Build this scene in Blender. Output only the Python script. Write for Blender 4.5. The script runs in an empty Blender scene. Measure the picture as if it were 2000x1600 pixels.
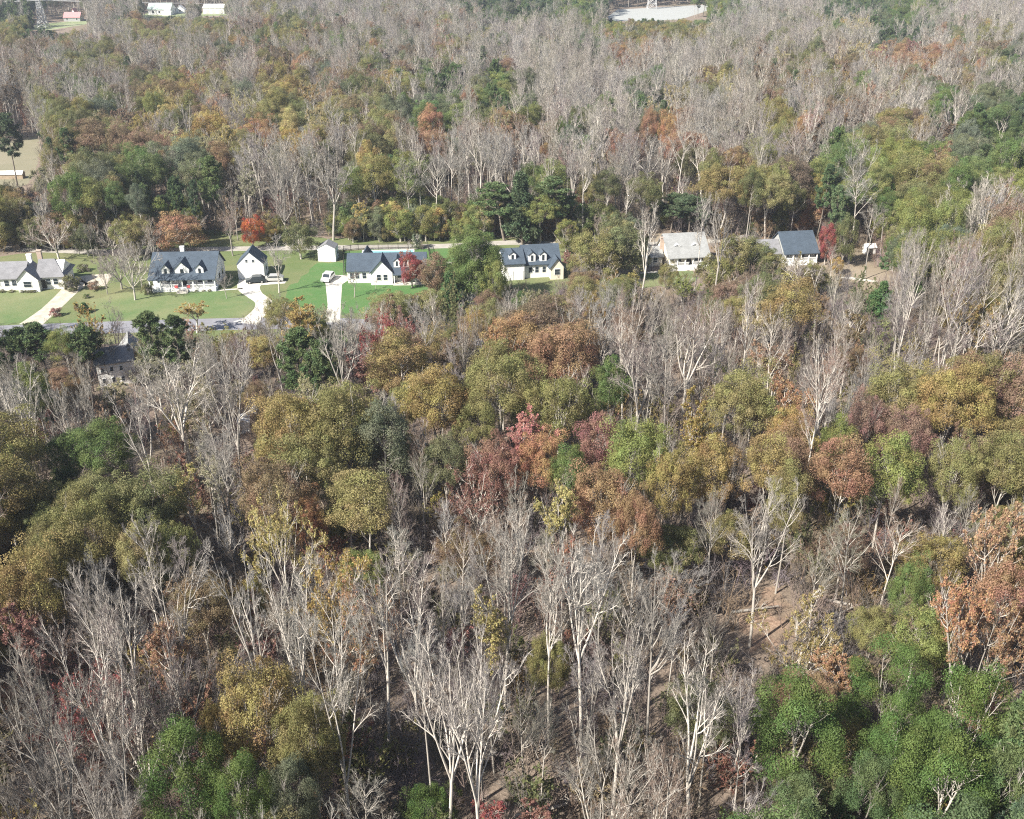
import bpy, math, random
import numpy as np
from mathutils import Vector, Matrix
SC = bpy.context.scene
COL = SC.collection
R = math.radians

# ------------------------------------------------------------------ camera
F = 1921.0                      # focal length in pixels of the 2000 px wide photograph
CAMH = 77.0
PITCH = R(27.1)
cam = bpy.data.objects.new('camera', bpy.data.cameras.new('camera'))
COL.objects.link(cam)
cam.location = (0, 0, CAMH)
cam.rotation_euler = (R(90) - PITCH, 0, 0)
cam.data.sensor_width = 36.0
cam.data.lens = 36.0 * F / 2000.0
cam.data.clip_start = 1.0
cam.data.clip_end = 9000.0
SC.camera = cam
SC.render.resolution_x = 1024
SC.render.resolution_y = 819
# ------------------------------------------------------------------ world and sun
SUN_TO = Vector((-0.60, -0.48, 0.66)).normalized()       # from the scene towards the sun: behind the camera, to its left
world = bpy.data.worlds.new('World')
SC.world = world
world.use_nodes = True
wn = world.node_tree
bg = wn.nodes['Background']
sky = wn.nodes.new('ShaderNodeTexSky')
sky.sky_type = 'NISHITA'
sky.sun_disc = False
sky.sun_elevation = math.asin(SUN_TO.z)
sky.sun_rotation = math.atan2(SUN_TO.x, SUN_TO.y)
sky.air_density = 1.0
sky.dust_density = 1.5
wn.links.new(sky.outputs[0], bg.inputs[0])
bg.inputs[1].default_value = 0.07
sl = bpy.data.lights.new('sun', 'SUN')
sl.energy = 5.0
sl.angle = R(0.55)
sl.color = (1.0, 0.945, 0.85)
sun = bpy.data.objects.new('sun', sl)
COL.objects.link(sun)
sun.rotation_euler = (-SUN_TO).to_track_quat('-Z', 'Y').to_euler()
sun.location = (-60, -60, 150)
SC.view_settings.view_transform = 'Standard'
SC.view_settings.look = 'None'
SC.view_settings.gamma = 1.0
SC.view_settings.exposure = 1.26
cy = SC.cycles
cy.max_bounces = 4
cy.diffuse_bounces = 2
cy.glossy_bounces = 1
cy.transmission_bounces = 2
cy.transparent_max_bounces = 4
cy.volume_bounces = 0
cy.filter_width = 1.15
cy.use_denoising = False
cy.caustics_reflective = False
cy.caustics_refractive = False

# ------------------------------------------------------------------ pixels and ground
CP, SP = math.cos(PITCH), math.sin(PITCH)
def ray(px, py):
    a, b = (px - 1000) / F, (800 - py) / F
    return np.array([a, CP + b * SP, -SP + b * CP])
def gp(px, py, z=0.0):
    d = ray(px, py)
    t = (z - CAMH) / d[2]
    return (d[0] * t, d[1] * t, z)
def proj(x, y, z):
    dz = z - CAMH
    dep = y * CP - dz * SP
    up = y * SP + dz * CP
    return 1000 + F * x / dep, 800 - F * up / dep, dep
def ppm(px, py, z=0.0):
    x, y, _ = gp(px, py, z)
    return F / proj(x, y, z)[2]

# ------------------------------------------------------------------ tags and materials
def tag(o, label=None, cat=None, group=None, kind=None):
    if label: o['label'] = label
    if cat: o['category'] = cat
    if group: o['group'] = group
    if kind: o['kind'] = kind
    return o
def empty(name, loc, rz=0.0, label=None, cat=None, group=None):
    o = bpy.data.objects.new(name, None)
    o.location = loc
    o.rotation_euler = (0, 0, rz)
    o.empty_display_size = 0.5
    COL.objects.link(o)
    return tag(o, label, cat, group)
def link(o, parent=None):
    COL.objects.link(o)
    if parent: o.parent = parent
    return o
class NT:
    def __init__(s, name, rough=0.8):
        s.m = bpy.data.materials.new(name)
        s.m.use_nodes = True
        s.t = s.m.node_tree
        s.p = s.t.nodes['Principled BSDF']
        s.p.inputs['Roughness'].default_value = rough
        s.p.inputs['Specular IOR Level'].default_value = 0.25
    def n(s, typ, **kw):
        x = s.t.nodes.new(typ)
        for k, v in kw.items():
            if k in x.inputs: x.inputs[k].default_value = v
            else: setattr(x, k, v)
        return x
    def l(s, a, b): s.t.links.new(a, b)
    def noise(s, scale, detail=4.0, rough=0.6, obj=True, vec=None):
        x = s.n('ShaderNodeTexNoise', Scale=scale, Detail=detail, Roughness=rough)
        if vec is None:
            tc = s.n('ShaderNodeTexCoord'); vec = tc.outputs['Object']
        s.l(vec, x.inputs['Vector'])
        return x.outputs['Fac']
    def ramp(s, fac, stops):
        r = s.n('ShaderNodeValToRGB')
        el = r.color_ramp.elements
        while len(el) < len(stops): el.new(0.5)
        for e, (p, c) in zip(el, stops):
            e.position = p; e.color = (*c, 1)
        s.l(fac, r.inputs['Fac'])
        return r.outputs['Color']
    def mix(s, fac, a, b, typ='MIX'):
        x = s.n('ShaderNodeMix', data_type='RGBA', blend_type=typ)
        for sock, v in ((x.inputs[0], fac), (x.inputs[6], a), (x.inputs[7], b)):
            if isinstance(v, (int, float)): sock.default_value = v
            elif isinstance(v, tuple): sock.default_value = (*v, 1)
            else: s.l(v, sock)
        return x.outputs[2]
    def bump(s, h, strength=0.4, dist=0.1):
        b = s.n('ShaderNodeBump', Strength=strength, Distance=dist)
        s.l(h, b.inputs['Height']); s.l(b.outputs[0], s.p.inputs['Normal'])
    def col(s, c):
        if isinstance(c, tuple): s.p.inputs['Base Color'].default_value = (*c, 1)
        else: s.l(c, s.p.inputs['Base Color'])

def leaf_material(name, trans=0.25, spread=0.35):
    k = NT(name, 0.6)
    a = k.n('ShaderNodeAttribute', attribute_type='INSTANCER', attribute_name='tint')
    v = k.n('ShaderNodeAttribute', attribute_type='GEOMETRY', attribute_name='vary')
    # vary.x: leaf to leaf lightness, vary.y: clump to clump hue
    sep = k.n('ShaderNodeSeparateXYZ'); k.l(v.outputs['Vector'], sep.inputs[0])
    hs = k.n('ShaderNodeHueSaturation')
    mr = k.n('ShaderNodeMapRange'); mr.inputs[3].default_value = 0.465; mr.inputs[4].default_value = 0.53
    k.l(sep.outputs[1], mr.inputs[0]); k.l(mr.outputs[0], hs.inputs['Hue'])
    m2 = k.n('ShaderNodeMapRange'); m2.inputs[3].default_value = 1 - spread; m2.inputs[4].default_value = 1 + spread
    k.l(sep.outputs[0], m2.inputs[0]); k.l(m2.outputs[0], hs.inputs['Value'])
    k.l(a.outputs['Color'], hs.inputs['Color'])
    k.l(hs.outputs[0], k.p.inputs['Base Color'])
    tr = k.n('ShaderNodeBsdfTranslucent'); k.l(hs.outputs[0], tr.inputs[0])
    mx = k.n('ShaderNodeMixShader'); mx.inputs[0].default_value = trans
    k.l(k.p.outputs[0], mx.inputs[1]); k.l(tr.outputs[0], mx.inputs[2])
    k.l(mx.outputs[0], k.t.nodes['Material Output'].inputs[0])
    return k.m
def twig_material():
    k = NT('twigs', 0.85)
    a = k.n('ShaderNodeAttribute', attribute_type='INSTANCER', attribute_name='tint')
    v = k.n('ShaderNodeAttribute', attribute_type='GEOMETRY', attribute_name='vary')
    sep = k.n('ShaderNodeSeparateXYZ'); k.l(v.outputs['Vector'], sep.inputs[0])
    hs = k.n('ShaderNodeHueSaturation')
    m2 = k.n('ShaderNodeMapRange'); m2.inputs[3].default_value = 0.7; m2.inputs[4].default_value = 1.3
    k.l(sep.outputs[0], m2.inputs[0]); k.l(m2.outputs[0], hs.inputs['Value'])
    k.l(a.outputs['Color'], hs.inputs['Color']); k.col(hs.outputs[0])
    return k.m
def bark_material(name, lo, hi):
    k = NT(name, 0.9)
    tc = k.n('ShaderNodeTexCoord'); mp = k.n('ShaderNodeMapping'); mp.inputs['Scale'].default_value = (3, 3, 0.5)
    k.l(tc.outputs['Object'], mp.inputs[0])
    f = k.noise(1.2, 5, 0.7, vec=mp.outputs[0])
    oi = k.n('ShaderNodeObjectInfo'); mr = k.n('ShaderNodeMapRange'); mr.inputs[3].default_value = .5; mr.inputs[4].default_value = 1.12
    k.l(oi.outputs['Random'], mr.inputs[0])
    hs = k.n('ShaderNodeHueSaturation'); k.l(k.ramp(f, [(0.3, lo), (0.7, hi)]), hs.inputs['Color']); k.l(mr.outputs[0], hs.inputs['Value']); k.col(hs.outputs[0])
    k.bump(f, 0.5, 0.05)
    return k.m
M = {}
M['leaf'] = leaf_material('foliage', .38, .30)
M['needle'] = leaf_material('needles', 0.12, 0.4)
M['twig'] = twig_material()
M['bark'] = bark_material('pale_bark', (0.33, 0.30, 0.26), (0.62, 0.57, 0.51))
M['darkbark'] = bark_material('brown_bark', (0.10, 0.08, 0.065), (0.30, 0.26, 0.22))

def flat(name, c, rough=0.6, var=0.0, scale=1.5, metal=0.0):
    k = NT(name, rough)
    if var:
        f = k.noise(scale, 4, 0.6)
        k.col(k.ramp(f, [(0.3, tuple(x * (1 - var) for x in c)), (0.7, tuple(min(1, x * (1 + var)) for x in c))]))
        k.bump(f, 0.15, 0.02)
    else: k.col(c)
    k.p.inputs['Metallic'].default_value = metal
    return k.m
def siding(name, c):
    k = NT(name, 0.55)
    tc = k.n('ShaderNodeTexCoord')
    w = k.n('ShaderNodeTexWave', Scale=1.1, Distortion=0.0); w.wave_type = 'BANDS'; w.bands_direction = 'Z'; w.wave_profile = 'SAW'
    k.l(tc.outputs['Object'], w.inputs[0])
    k.col(k.mix(k.noise(0.8), tuple(x * 0.93 for x in c), c))
    k.bump(w.outputs['Fac'], 0.5, 0.03)
    return k.m
def shingle(name, c):
    k = NT(name, 0.85)
    tc = k.n('ShaderNodeTexCoord')
    b = k.n('ShaderNodeTexBrick', Scale=1.6); b.inputs['Mortar Size'].default_value = 0.02
    b.inputs['Color1'].default_value = (*[x * 0.85 for x in c], 1)
    b.inputs['Color2'].default_value = (*[x * 1.2 for x in c], 1)
    b.inputs['Mortar'].default_value = (*[x * 0.5 for x in c], 1)
    k.l(tc.outputs['Object'], b.inputs[0])
    f = k.noise(0.5, 4)
    k.col(k.mix(0.35, b.outputs[0], k.ramp(f, [(0.35, tuple(x * 0.7 for x in c)), (0.65, tuple(x * 1.25 for x in c))])))
    return k.m
M['white'] = siding('white_siding', (0.80, 0.79, 0.76))
M['cream'] = siding('cream_siding', (0.72, 0.66, 0.55))
M['greywall'] = siding('grey_siding', (0.36, 0.37, 0.36))
M['trim'] = flat('white_trim', (0.82, 0.82, 0.80), 0.5)
M['glass'] = flat('dark_glass', (0.03, 0.04, 0.05), 0.08)
M['roofblue'] = shingle('slate_blue_shingles', (0.060, 0.080, 0.105))
M['roofgrey'] = shingle('grey_shingles', (0.20, 0.20, 0.21))
M['rooflight'] = shingle('light_grey_shingles', (0.27, 0.275, 0.27))
M['roofgreen'] = flat('pale_green_metal', (0.42, 0.50, 0.45), 0.5, 0.08)
M['roofred'] = flat('faded_red_metal', (0.45, 0.22, 0.22), 0.6, 0.1)
M['roofwhite'] = flat('white_metal', (0.78, 0.78, 0.78), 0.5, 0.05)
M['brick'] = flat('brick', (0.42, 0.33, 0.27), 0.9, 0.2, 4)
M['concrete'] = flat('concrete', (0.50, 0.475, 0.42), 0.9, 0.22, 0.5)
M['darkwood'] = flat('dark_wood', (0.05, 0.045, 0.04), 0.8, 0.2)
M['wood'] = flat('tan_wood', (0.34, 0.27, 0.2), 0.8, 0.2)
M['redcloth'] = flat('red_cloth', (0.55, 0.10, 0.10), 0.8, 0.1)
M['steel'] = flat('galvanised_steel', (0.5, 0.5, 0.5), 0.5, 0.08, 1, 0.3)
M['pool'] = flat('pool_water', (0.25, 0.55, 0.62), 0.05)
M['tyre'] = flat('tyre_rubber', (0.02, 0.02, 0.02), 0.9)
M['carwhite'] = flat('white_paint', (0.75, 0.75, 0.74), 0.25)
M['cardark'] = flat('dark_paint', (0.03, 0.04, 0.045), 0.25)
M['carsilver'] = flat('silver_paint', (0.5, 0.5, 0.48), 0.3, 0, 1, 0.3)

# ground materials
def ground_mat():
    k = NT('leaf_litter', 0.95)
    f1 = k.noise(0.35, 8, 0.7); f2 = k.noise(3.0, 6, 0.75); f3 = k.noise(0.03, 3, 0.5)
    c = k.ramp(f2, [(0.25, (0.06, 0.045, 0.035)), (0.42, (0.16, 0.122, 0.095)), (0.58, (0.27, 0.215, 0.17)), (0.78, (0.42, 0.36, 0.29))])
    c = k.mix(k.ramp(f1, [(0.42, (0, 0, 0)), (0.62, (1, 1, 1))]), c, (0.20, 0.158, 0.125))
    c = k.mix(k.ramp(f3, [(0.5, (0, 0, 0)), (0.6, (0.5, 0.5, 0.5))]), c, (0.16, 0.14, 0.085))
    k.col(c); k.bump(f2, 0.9, 0.25)
    return k.m
def grass_mat(name, green, dry, lo=0.4, hi=0.6):
    k = NT(name, 0.95)
    f1 = k.noise(0.07, 5, 0.6); f2 = k.noise(2.5, 6, 0.7)
    c = k.mix(k.ramp(f1, [(lo, (0, 0, 0)), (hi, (1, 1, 1))]), green, dry)
    c = k.mix(k.ramp(f2, [(0.3, (0.0, 0, 0)), (0.7, (0.5, 0.5, 0.5))]), c, tuple(x * 0.55 for x in green))
    f4 = k.noise(0.35, 8, 0.85)
    c = k.mix(k.ramp(f4, [(0.50, (0, 0, 0)), (0.66, (0.3, 0.3, 0.3))]), c, (0.21, 0.185, 0.10))
    k.col(c); k.bump(f2, 0.5, 0.08)
    return k.m
M['ground'] = ground_mat()
M['lawn'] = grass_mat('bright_lawn', (0.070, 0.160, 0.045), (0.11, 0.175, 0.065), 0.35, 0.75)
M['lawn2'] = grass_mat('mixed_lawn', (0.105, 0.165, 0.060), (0.21, 0.215, 0.11), 0.38, 0.66)
M['yard'] = grass_mat('dull_yard_grass', (0.115, 0.155, 0.058), (0.19, 0.185, 0.095), 0.38, 0.68)
M['field'] = grass_mat('dry_field', (0.20, 0.19, 0.125), (0.27, 0.24, 0.175), 0.3, 0.7)
M['greenfield'] = grass_mat('green_field', (0.20, 0.25, 0.12), (0.30, 0.32, 0.20), 0.4, 0.6)
def duff_mat():
    k = NT('reddish_leaf_litter', 0.95)
    f1 = k.noise(0.22, 5, 0.7); f2 = k.noise(2.2, 7, 0.8)
    c = k.ramp(f2, [(0.28, (0.10, 0.065, 0.045)), (0.45, (0.27, 0.18, 0.13)), (0.6, (0.37, 0.27, 0.20)), (0.8, (0.46, 0.38, 0.29))])
    k.col(k.mix(k.ramp(f1, [(0.42, (0, 0, 0)), (0.6, (0.8, 0.8, 0.8))]), c, (0.19, 0.15, 0.11))); k.bump(f2, 0.9, 0.2)
    return k.m
M['duff'] = duff_mat()
M['bare_earth'] = grass_mat('bare_earth', (0.30, 0.25, 0.19), (0.20, 0.16, 0.11), 0.4, 0.65)
def crop_mat():
    k = NT('pale_crop_rows', 0.95)
    tc = k.n('ShaderNodeTexCoord'); w = k.n('ShaderNodeTexWave', Scale=0.10, Distortion=3.0); w.bands_direction = 'Y'
    k.l(tc.outputs['Object'], w.inputs[0])
    k.col(k.ramp(w.outputs['Fac'], [(0.1, (0.24, 0.25, 0.24)), (0.7, (0.38, 0.39, 0.38))]))
    return k.m
M['crop'] = crop_mat()
def asphalt_mat():
    k = NT('asphalt', 0.9)
    f = k.noise(0.4, 6, 0.7)
    k.col(k.ramp(f, [(0.3, (0.17, 0.17, 0.19)), (0.7, (0.25, 0.25, 0.27))])); k.bump(k.noise(20), 0.2, 0.01)
    return k.m
M['asphalt'] = asphalt_mat()
M['gravel'] = flat('pale_gravel', (0.42, 0.38, 0.31), 0.95, 0.25, 0.7)
M['backroad'] = flat('worn_road', (0.33, 0.31, 0.28), 0.95, 0.15, 0.5)

# ------------------------------------------------------------------ mesh helpers
def np_mesh(name, V, loops, starts, mats, mi=None, vary=None, smooth=False):
    me = bpy.data.meshes.new(name)
    nv, nl, nf = len(V), len(loops), len(starts)
    me.vertices.add(nv); me.vertices.foreach_set('co', np.ascontiguousarray(V, dtype=np.float32).ravel())
    me.loops.add(nl); me.loops.foreach_set('vertex_index', np.ascontiguousarray(loops, dtype=np.int32))
    me.polygons.add(nf); me.polygons.foreach_set('loop_start', np.ascontiguousarray(starts, dtype=np.int32))
    for m in mats: me.materials.append(m)
    if mi is not None: me.polygons.foreach_set('material_index', np.ascontiguousarray(mi, dtype=np.int32))
    if smooth: me.polygons.foreach_set('use_smooth', np.ones(nf, dtype=bool))
    me.update(calc_edges=True)
    if vary is not None:
        at = me.attributes.new('vary', 'FLOAT_VECTOR', 'POINT')
        at.data.foreach_set('vector', np.ascontiguousarray(vary, dtype=np.float32).ravel())
    return me
def unit(a): return a / np.maximum(np.linalg.norm(a, axis=-1, keepdims=True), 1e-9)
class Br:
    """a level of branches: start, direction, length, start radius, end radius, upward bend, wobble"""
    def __init__(s, P, D, L, R0, R1, up, wob):
        s.P, s.D, s.L, s.R0, s.R1, s.up, s.wob = P, unit(D), L, R0, R1, up, wob
    def at(s, i, t):
        L = s.L[i][:, None]; t = t[:, None]
        U = np.array([[0, 0, 1.0]])
        p = s.P[i] + s.D[i] * L * t + U * s.up[i][:, None] * L * t * t + s.wob[i] * L * np.sin(t * 5.0)
        d = s.D[i] + U * s.up[i][:, None] * 2 * t + s.wob[i] * 5 * np.cos(t * 5.0)
        r = s.R0[i] * (1 - t[:, 0]) + s.R1[i] * t[:, 0]
        return p, unit(d), r
    def mesh(s, seg, sides):
        n = len(s.L)
        P = np.zeros((n, seg + 1, sides, 3))
        a = np.arange(sides) * 2 * np.pi / sides
        ii = np.arange(n)
        for j in range(seg + 1):
            p, d, r = s.at(ii, np.full(n, j / seg))
            ref = np.where(np.abs(d[:, 2:3]) > 0.9, np.array([[1.0, 0, 0]]), np.array([[0, 0, 1.0]]))
            u = unit(np.cross(d, ref)); v = np.cross(d, u)
            P[:, j] = p[:, None] + r[:, None, None] * (np.cos(a)[None, :, None] * u[:, None] + np.sin(a)[None, :, None] * v[:, None])
        V = P.reshape(-1, 3)
        base = (ii[:, None, None] * (seg + 1) + np.arange(seg)[None, :, None]) * sides
        k = np.arange(sides)[None, None, :]; k2 = (k + 1) % sides
        Q = np.stack([base + k, base + k2, base + sides + k2, base + sides + k], -1).reshape(-1, 4)
        return V, Q
def quads_mesh(name, parts, mats, vary=None, smooth=False):
    V, Q, mi, off = [], [], [], 0
    for v, q, m in parts:
        V.append(v); Q.append(q + off); mi.append(np.full(len(q), m)); off += len(v)
    V = np.concatenate(V); Q = np.concatenate(Q); mi = np.concatenate(mi)
    return np_mesh(name, V, Q.ravel(), np.arange(len(Q)) * 4, mats, mi, vary, smooth)
def spawn(rg, par, n, t0, t1, a0, a1, lr, rr, up, wob, tpow=1.0, lshape=0.6, outbias=0.0):
    m = len(par.L); i = np.repeat(np.arange(m), n)
    t = t0 + (t1 - t0) * rg.random(m * n) ** tpow
    p, d, r = par.at(i, t)
    ref = rg.normal(size=(m * n, 3)); pe = unit(np.cross(d, ref))
    pe = unit(pe + np.array([0, 0, outbias]))
    a = np.radians(a0 + (a1 - a0) * rg.random(m * n))[:, None]
    D = d * np.cos(a) + pe * np.sin(a)
    tt = (t - t0) / max(t1 - t0, 1e-6)
    L = par.L[i] * lr * (1 - lshape * tt) * (0.7 + 0.6 * rg.random(m * n))
    R0 = np.minimum(r * 0.85, par.R0[i] * rr)
    return Br(p, D, L, R0, R0 * 0.35, np.full(m * n, up) * (0.5 + rg.random(m * n)), rg.normal(size=(m * n, 3)) * wob)

def skeleton(seed, H, form):
    rg = np.random.default_rng(seed)
    if form == 'pole':          # one straight trunk, branches in its upper half
        tr = Br(np.zeros((1, 3)), np.array([[rg.normal() * .05, rg.normal() * .05, 1]]), np.array([H * .93]), np.array([.27]), np.array([.04]), np.zeros(1), rg.normal(size=(1, 3)) * .006)
        lim = spawn(rg, tr, 17, .50, .99, 28, 58, .25, .42, .26, .035, 0.9, .5)
        stems = [tr]; L1 = lim
    elif form == 'fork':        # trunk that splits into ascending leaders
        h = H * (.34 + .16 * rg.random())
        tr = Br(np.zeros((1, 3)), np.array([[rg.normal() * .05, rg.normal() * .05, 1]]), np.array([h]), np.array([.30]), np.array([.22]), np.zeros(1), rg.normal(size=(1, 3)) * .008)
        n = int(rg.integers(3, 6))
        p, d, r = tr.at(np.zeros(n, int), .80 + .2 * rg.random(n))
        az = np.arange(n) * 2 * np.pi / n + rg.normal(size=n) * .4
        an = np.radians(6 + 18 * rg.random(n))
        D = np.stack([np.cos(az) * np.sin(an), np.sin(az) * np.sin(an), np.cos(an)], 1)
        st = Br(p, D, (H - h) * (.82 + .22 * rg.random(n)), np.full(n, .17), np.full(n, .03), np.full(n, .08), rg.normal(size=(n, 3)) * .02)
        lim = spawn(rg, st, 8, .25, .98, 24, 52, .32, .5, .22, .035, 0.9, .5)
        stems = [tr, st]; L1 = lim
    else:                       # wide spreading crown on a short trunk
        h = H * .25
        tr = Br(np.zeros((1, 3)), np.array([[rg.normal() * .04, rg.normal() * .04, 1]]), np.array([h]), np.array([.34]), np.array([.26]), np.zeros(1), rg.normal(size=(1, 3)) * .01)
        n = 8
        p, d, r = tr.at(np.zeros(n, int), .65 + .35 * rg.random(n))
        az = np.arange(n) * 2.4 + rg.normal(size=n) * .3
        an = np.radians(12 + 48 * np.arange(n) / n + rg.normal(size=n) * 4)
        D = np.stack([np.cos(az) * np.sin(an), np.sin(az) * np.sin(an), np.cos(an)], 1)
        st = Br(p, D, (H - h) * (.72 + .2 * rg.random(n)), np.full(n, .15), np.full(n, .03), np.full(n, .12), rg.normal(size=(n, 3)) * .03)
        lim = spawn(rg, st, 7, .25, .98, 25, 50, .38, .5, .2, .04, 0.9, .5)
        stems = [tr, st]; L1 = lim
    return rg, stems, L1
PROTO = {}
def add_proto(name, trunk, crown): PROTO[name] = (trunk, crown)
def twig_levels(rg, L1, k2=6, k3=5, k4=5):
    L2 = spawn(rg, L1, k2, .2, 1, 22, 52, .48, .5, .15, .04, .9, .45)
    L3 = spawn(rg, L2, k3, .15, 1, 20, 52, .55, .5, .1, .05, .9, .4)
    L4 = spawn(rg, L3, k4, .1, 1, 20, 50, .62, .5, .05, .05, .9, .3)
    L2.R0 = np.maximum(L2.R0 * .8, .030); L2.R1 = np.maximum(L2.R1, .015)
    L3.R0 = np.maximum(L3.R0 * .7, .016); L3.R1 = np.full(len(L3.L), .010)
    L4.R0 = np.full(len(L4.L), .0090); L4.R1 = np.full(len(L4.L), .005)
    return L2, L3, L4
def leaf_quads(rg, C, N, size, aspect=0.7, jitter=0.9):
    """leaf sized quads at points C, facing roughly N"""
    n = len(C)
    nn = unit(N + rg.normal(size=(n, 3)) * jitter)
    u = unit(np.cross(nn, rg.normal(size=(n, 3)))); v = np.cross(nn, u)
    s = size * (.6 + .8 * rg.random(n))[:, None]
    V = np.stack([C - u * s * .5, C + v * s * .5 * aspect - nn * s * .08, C + u * s * .5, C - v * s * .5 * aspect + nn * s * .08], 1)
    return V.reshape(-1, 3), np.arange(4 * n).reshape(-1, 4)
def build_bare(name, seed, H, form, k=(6, 5, 6), leaves=0):
    rg, stems, L1 = skeleton(seed, H, form)
    L2, L3, L4 = twig_levels(rg, L1, *k)
    parts = [(*stems[0].mesh(10, 8), 0)] + [(*s.mesh(7, 6), 0) for s in stems[1:]] + [(*L1.mesh(4, 5), 0), (*L2.mesh(2, 3), 0)]
    trunk = quads_mesh(name + '_trunk', parts, [M['bark']], smooth=True)
    ps = [(*L3.mesh(1, 3), 0), (*L4.mesh(1, 3), 0)]
    vr = [rg.random((len(p[0]), 1)) for p in ps]
    vr = [np.concatenate([np.repeat(rg.random((len(p[0]) // 3 + 1, 1)), 3, 0)[:len(p[0])], np.full((len(p[0]), 1), .5), np.zeros((len(p[0]), 1))], 1) for p in ps]
    mats = [M['twig'], M['leaf']]
    if leaves:
        idx = rg.integers(0, len(L4.L), leaves)
        p, d, r = L4.at(idx, .4 + .6 * rg.random(leaves))
        # leaves gather on some limbs more than on others
        w = (np.sin(p[:, 0] * .9 + seed) + np.sin(p[:, 1] * .8) + np.sin(p[:, 2] * .7 + seed)) / 3 + rg.random(leaves)
        p = p[w > .15]
        V, Q = leaf_quads(rg, p + rg.normal(size=p.shape) * .12, np.tile([[0, 0, .6]], (len(p), 1)), .26)
        ps.append((V, Q, 1))
        vr.append(np.concatenate([np.repeat(rg.random((len(p), 1)), 4, 0), np.repeat(rg.random((len(p), 1)), 4, 0), np.zeros((len(V), 1))], 1))
    crown = quads_mesh(name + '_crown', ps, mats, np.concatenate(vr))
    add_proto(name, trunk, crown)
def build_leafy(name, seed, H, crown_r, n_cl=84, per=270, size=.20, zc=.64, zr=.34, cl=(1.0, 1.7), mat='leaf', bark='bark', low=-.55, form='fork', aspect=.7, top=1.0):
    rg, stems, L1 = skeleton(seed, H * .93, form)
    L2 = spawn(rg, L1, 4, .2, 1, 22, 52, .48, .5, .15, .04)
    parts = [(*stems[0].mesh(8, 8), 0)] + [(*s.mesh(6, 6), 0) for s in stems[1:]] + [(*L1.mesh(3, 4), 0), (*L2.mesh(1, 3), 0)]
    trunk = quads_mesh(name + '_trunk', parts, [M[bark]], smooth=True)
    # clumps on an uneven dome
    d = unit(rg.normal(size=(n_cl * 4, 3))); d = d[d[:, 2] > low][:n_cl]
    ph = rg.random(6) * 6.28
    lob = 1 + .16 * np.sin(d[:, 0] * 3.1 + ph[0]) * np.sin(d[:, 1] * 3.7 + ph[1]) + .13 * np.sin(d[:, 2] * 4 + ph[2] + d[:, 0] * 2)
    rad = (.68 + .32 * rg.random(len(d)) ** .5) * lob
    cc = d * rad[:, None] * (1 + .13 * rg.normal(size=(len(d), 1))) * np.array([crown_r, crown_r, H * zr]) + np.array([0, 0, H * zc])
    cr = cl[0] + (cl[1] - cl[0]) * rg.random(len(cc))
    keep_z = cc[:, 2] > H * .18
    cc, cr, d = cc[keep_z], cr[keep_z], d[keep_z]
    n = len(cc)
    ci = np.repeat(np.arange(n), per)
    ld = unit(rg.normal(size=(len(ci), 3)) + np.array([0, 0, .35]) + d[ci] * .5)
    wob = 1 + .22 * np.sin(ld[:, 0] * 6 + ci) * np.cos(ld[:, 1] * 6 + ci * 2)
    C = cc[ci] + ld * (cr[ci] * (.55 + .5 * rg.random(len(ci)) ** .6) * wob)[:, None] * np.array([1, 1, .78])
    V, Q = leaf_quads(rg, C, ld, size, aspect, .42)
    cv = rg.random(n); lv = np.clip(.5 + .10 * rg.normal(size=len(ci)) + (cv[ci] - .5) * .75, 0, 1)
    hv = np.clip(rg.random(n)[ci] * .85 + .15 * rg.random(len(ci)), 0, 1)
    vary = np.stack([np.repeat(lv, 4), np.repeat(hv, 4), np.zeros(len(V))], 1)
    crown = quads_mesh(name + '_crown', [(V, Q, 0)], [M[mat]], vary)
    add_proto(name, trunk, crown)
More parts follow.
